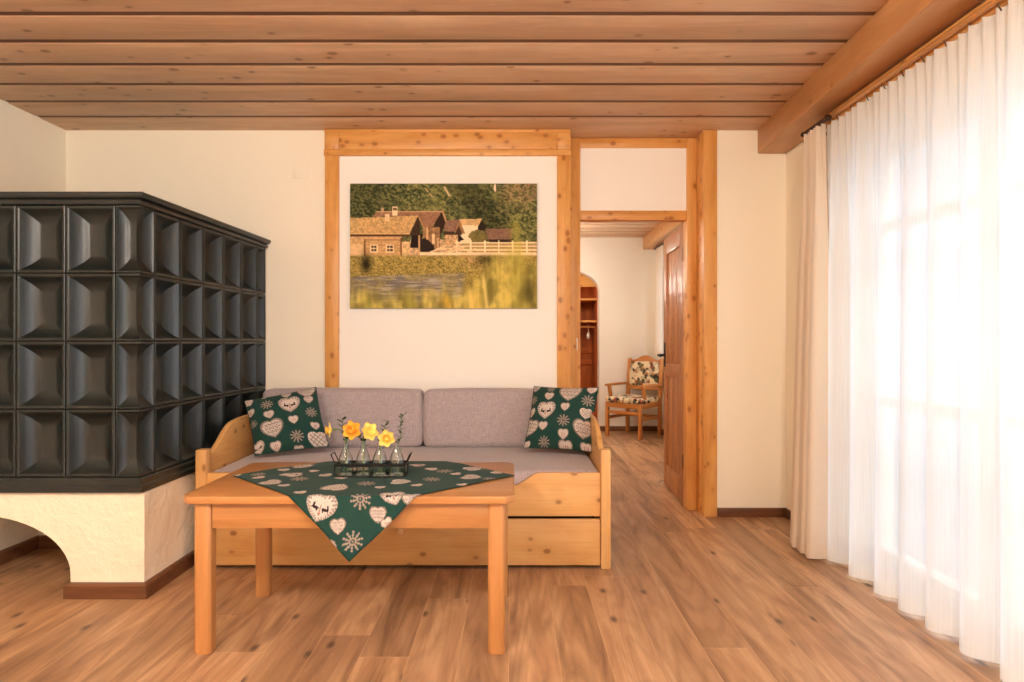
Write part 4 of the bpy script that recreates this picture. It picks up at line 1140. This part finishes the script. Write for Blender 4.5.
tilt = Matrix.Translation((0, .215, .40)) @ Matrix.Rotation(-.105, 4, 'X') @ Matrix.Translation((0, -.215, -.40))
q = MB(); q.prism(crest, 'Y', .207, .235, .004, 2, tilt); q.build('crest_rail', M['chairX'], ch_)
q = MB(); q.box(-.2, .2, .205, .233, .52, .575, .004, 2, tilt); q.build('lower_back_rail', M['chairX'], ch_)
q = MB(); soft(q, -.185, .185, .185, .232, .57, .845, .018, .01, 7.0, (8, 1, 8)); bmesh.ops.transform(q.bm, matrix=tilt, verts=q.bm.verts); q.build('backrest', M['floral'], ch_, ang=70)
ch_.rotation_euler = (0, 0, math.radians(-42))

# ------------------------------------------------------------------ light
W = bpy.data.worlds.new('sky'); SC.world = W; W.use_nodes = True
nt = W.node_tree; bg = nt.nodes['Background']
SKY = 3.0
bg.inputs['Color'].default_value = (.86, .94, 1.04, 1); bg.inputs['Strength'].default_value = SKY
def light(name, typ, loc, rot, energy, col, **kw):
    l = bpy.data.lights.new(name, typ); l.energy = energy; l.color = col
    for k, v in kw.items(): setattr(l, k, v)
    o = bpy.data.objects.new(name, l); COL.objects.link(o); o.location = loc; o.rotation_euler = rot; return o
def portal(name, loc, rot, sx, sy):
    o = light(name, 'AREA', loc, rot, 1, (1, 1, 1), shape='RECTANGLE', size=sx, size_y=sy); o.data.cycles.is_portal = True; return o
portal('sky_portal', (XR+.2, (WY0+WY1)/2, WZ1/2), (0, PI/2, 0), WZ1, WY1-WY0)
portal('sky_portal', (XH+.19, (HY0+HY1)/2, 1.425), (0, PI/2, 0), 1.35, HY1-HY0)
portal('sky_portal', (XR+.2, -1.15, 1.05), (0, PI/2, 0), 2.1, 2.5)
WARM = (1.0, .925, .81)
light('room_fill', 'POINT', (-1.2, -.1, 2.28), (0, 0, 0), 72, WARM, shadow_soft_size=.1)  # this and the next: unseen warm lights added to light the room
light('room_fill', 'POINT', (.3, -.4, 2.28), (0, 0, 0), 72, WARM, shadow_soft_size=.1)
light('hall_lamp', 'POINT', (.5, 7.1, 1.81), (0, 0, 0), 9, WARM, shadow_soft_size=.10)
light('hall_fill', 'POINT', (-.3, 5.8, 2.05), (0, 0, 0), 26, (1.0, .89, .76), shadow_soft_size=.12)  # unseen light added to brighten the hallway
light('point_in_closet', 'POINT', (.5, 8.2, 2.0), (0, 0, 0), 1.6, WARM, shadow_soft_size=.03)  # point light inside the closet, no fixture modelled

# ------------------------------------------------------------------ camera
cam = bpy.data.cameras.new('camera'); cam.sensor_width = 36; cam.lens = 650/1024*36
co = bpy.data.objects.new('camera', cam); COL.objects.link(co)
co.location = (0, 0, 1.091); co.rotation_euler = (PI/2, 0, 0)
cam.clip_start = .05; SC.camera = co

for o in SC.objects:
    if '_o' in o: del o['_o']
SC.view_settings.view_transform = 'Standard'
try: SC.view_settings.look = 'None'
except Exception: pass
SC.view_settings.gamma = 1; SC.view_settings.use_curve_mapping = False
SC.view_settings.exposure = 0.94
cy = SC.cycles
cy.max_bounces = 10; cy.diffuse_bounces = 5; cy.glossy_bounces = 4; cy.transmission_bounces = 6; cy.transparent_max_bounces = 16
cy.sample_clamp_indirect = 8; cy.caustics_reflective = False; cy.caustics_refractive = False
cy.use_denoising = True
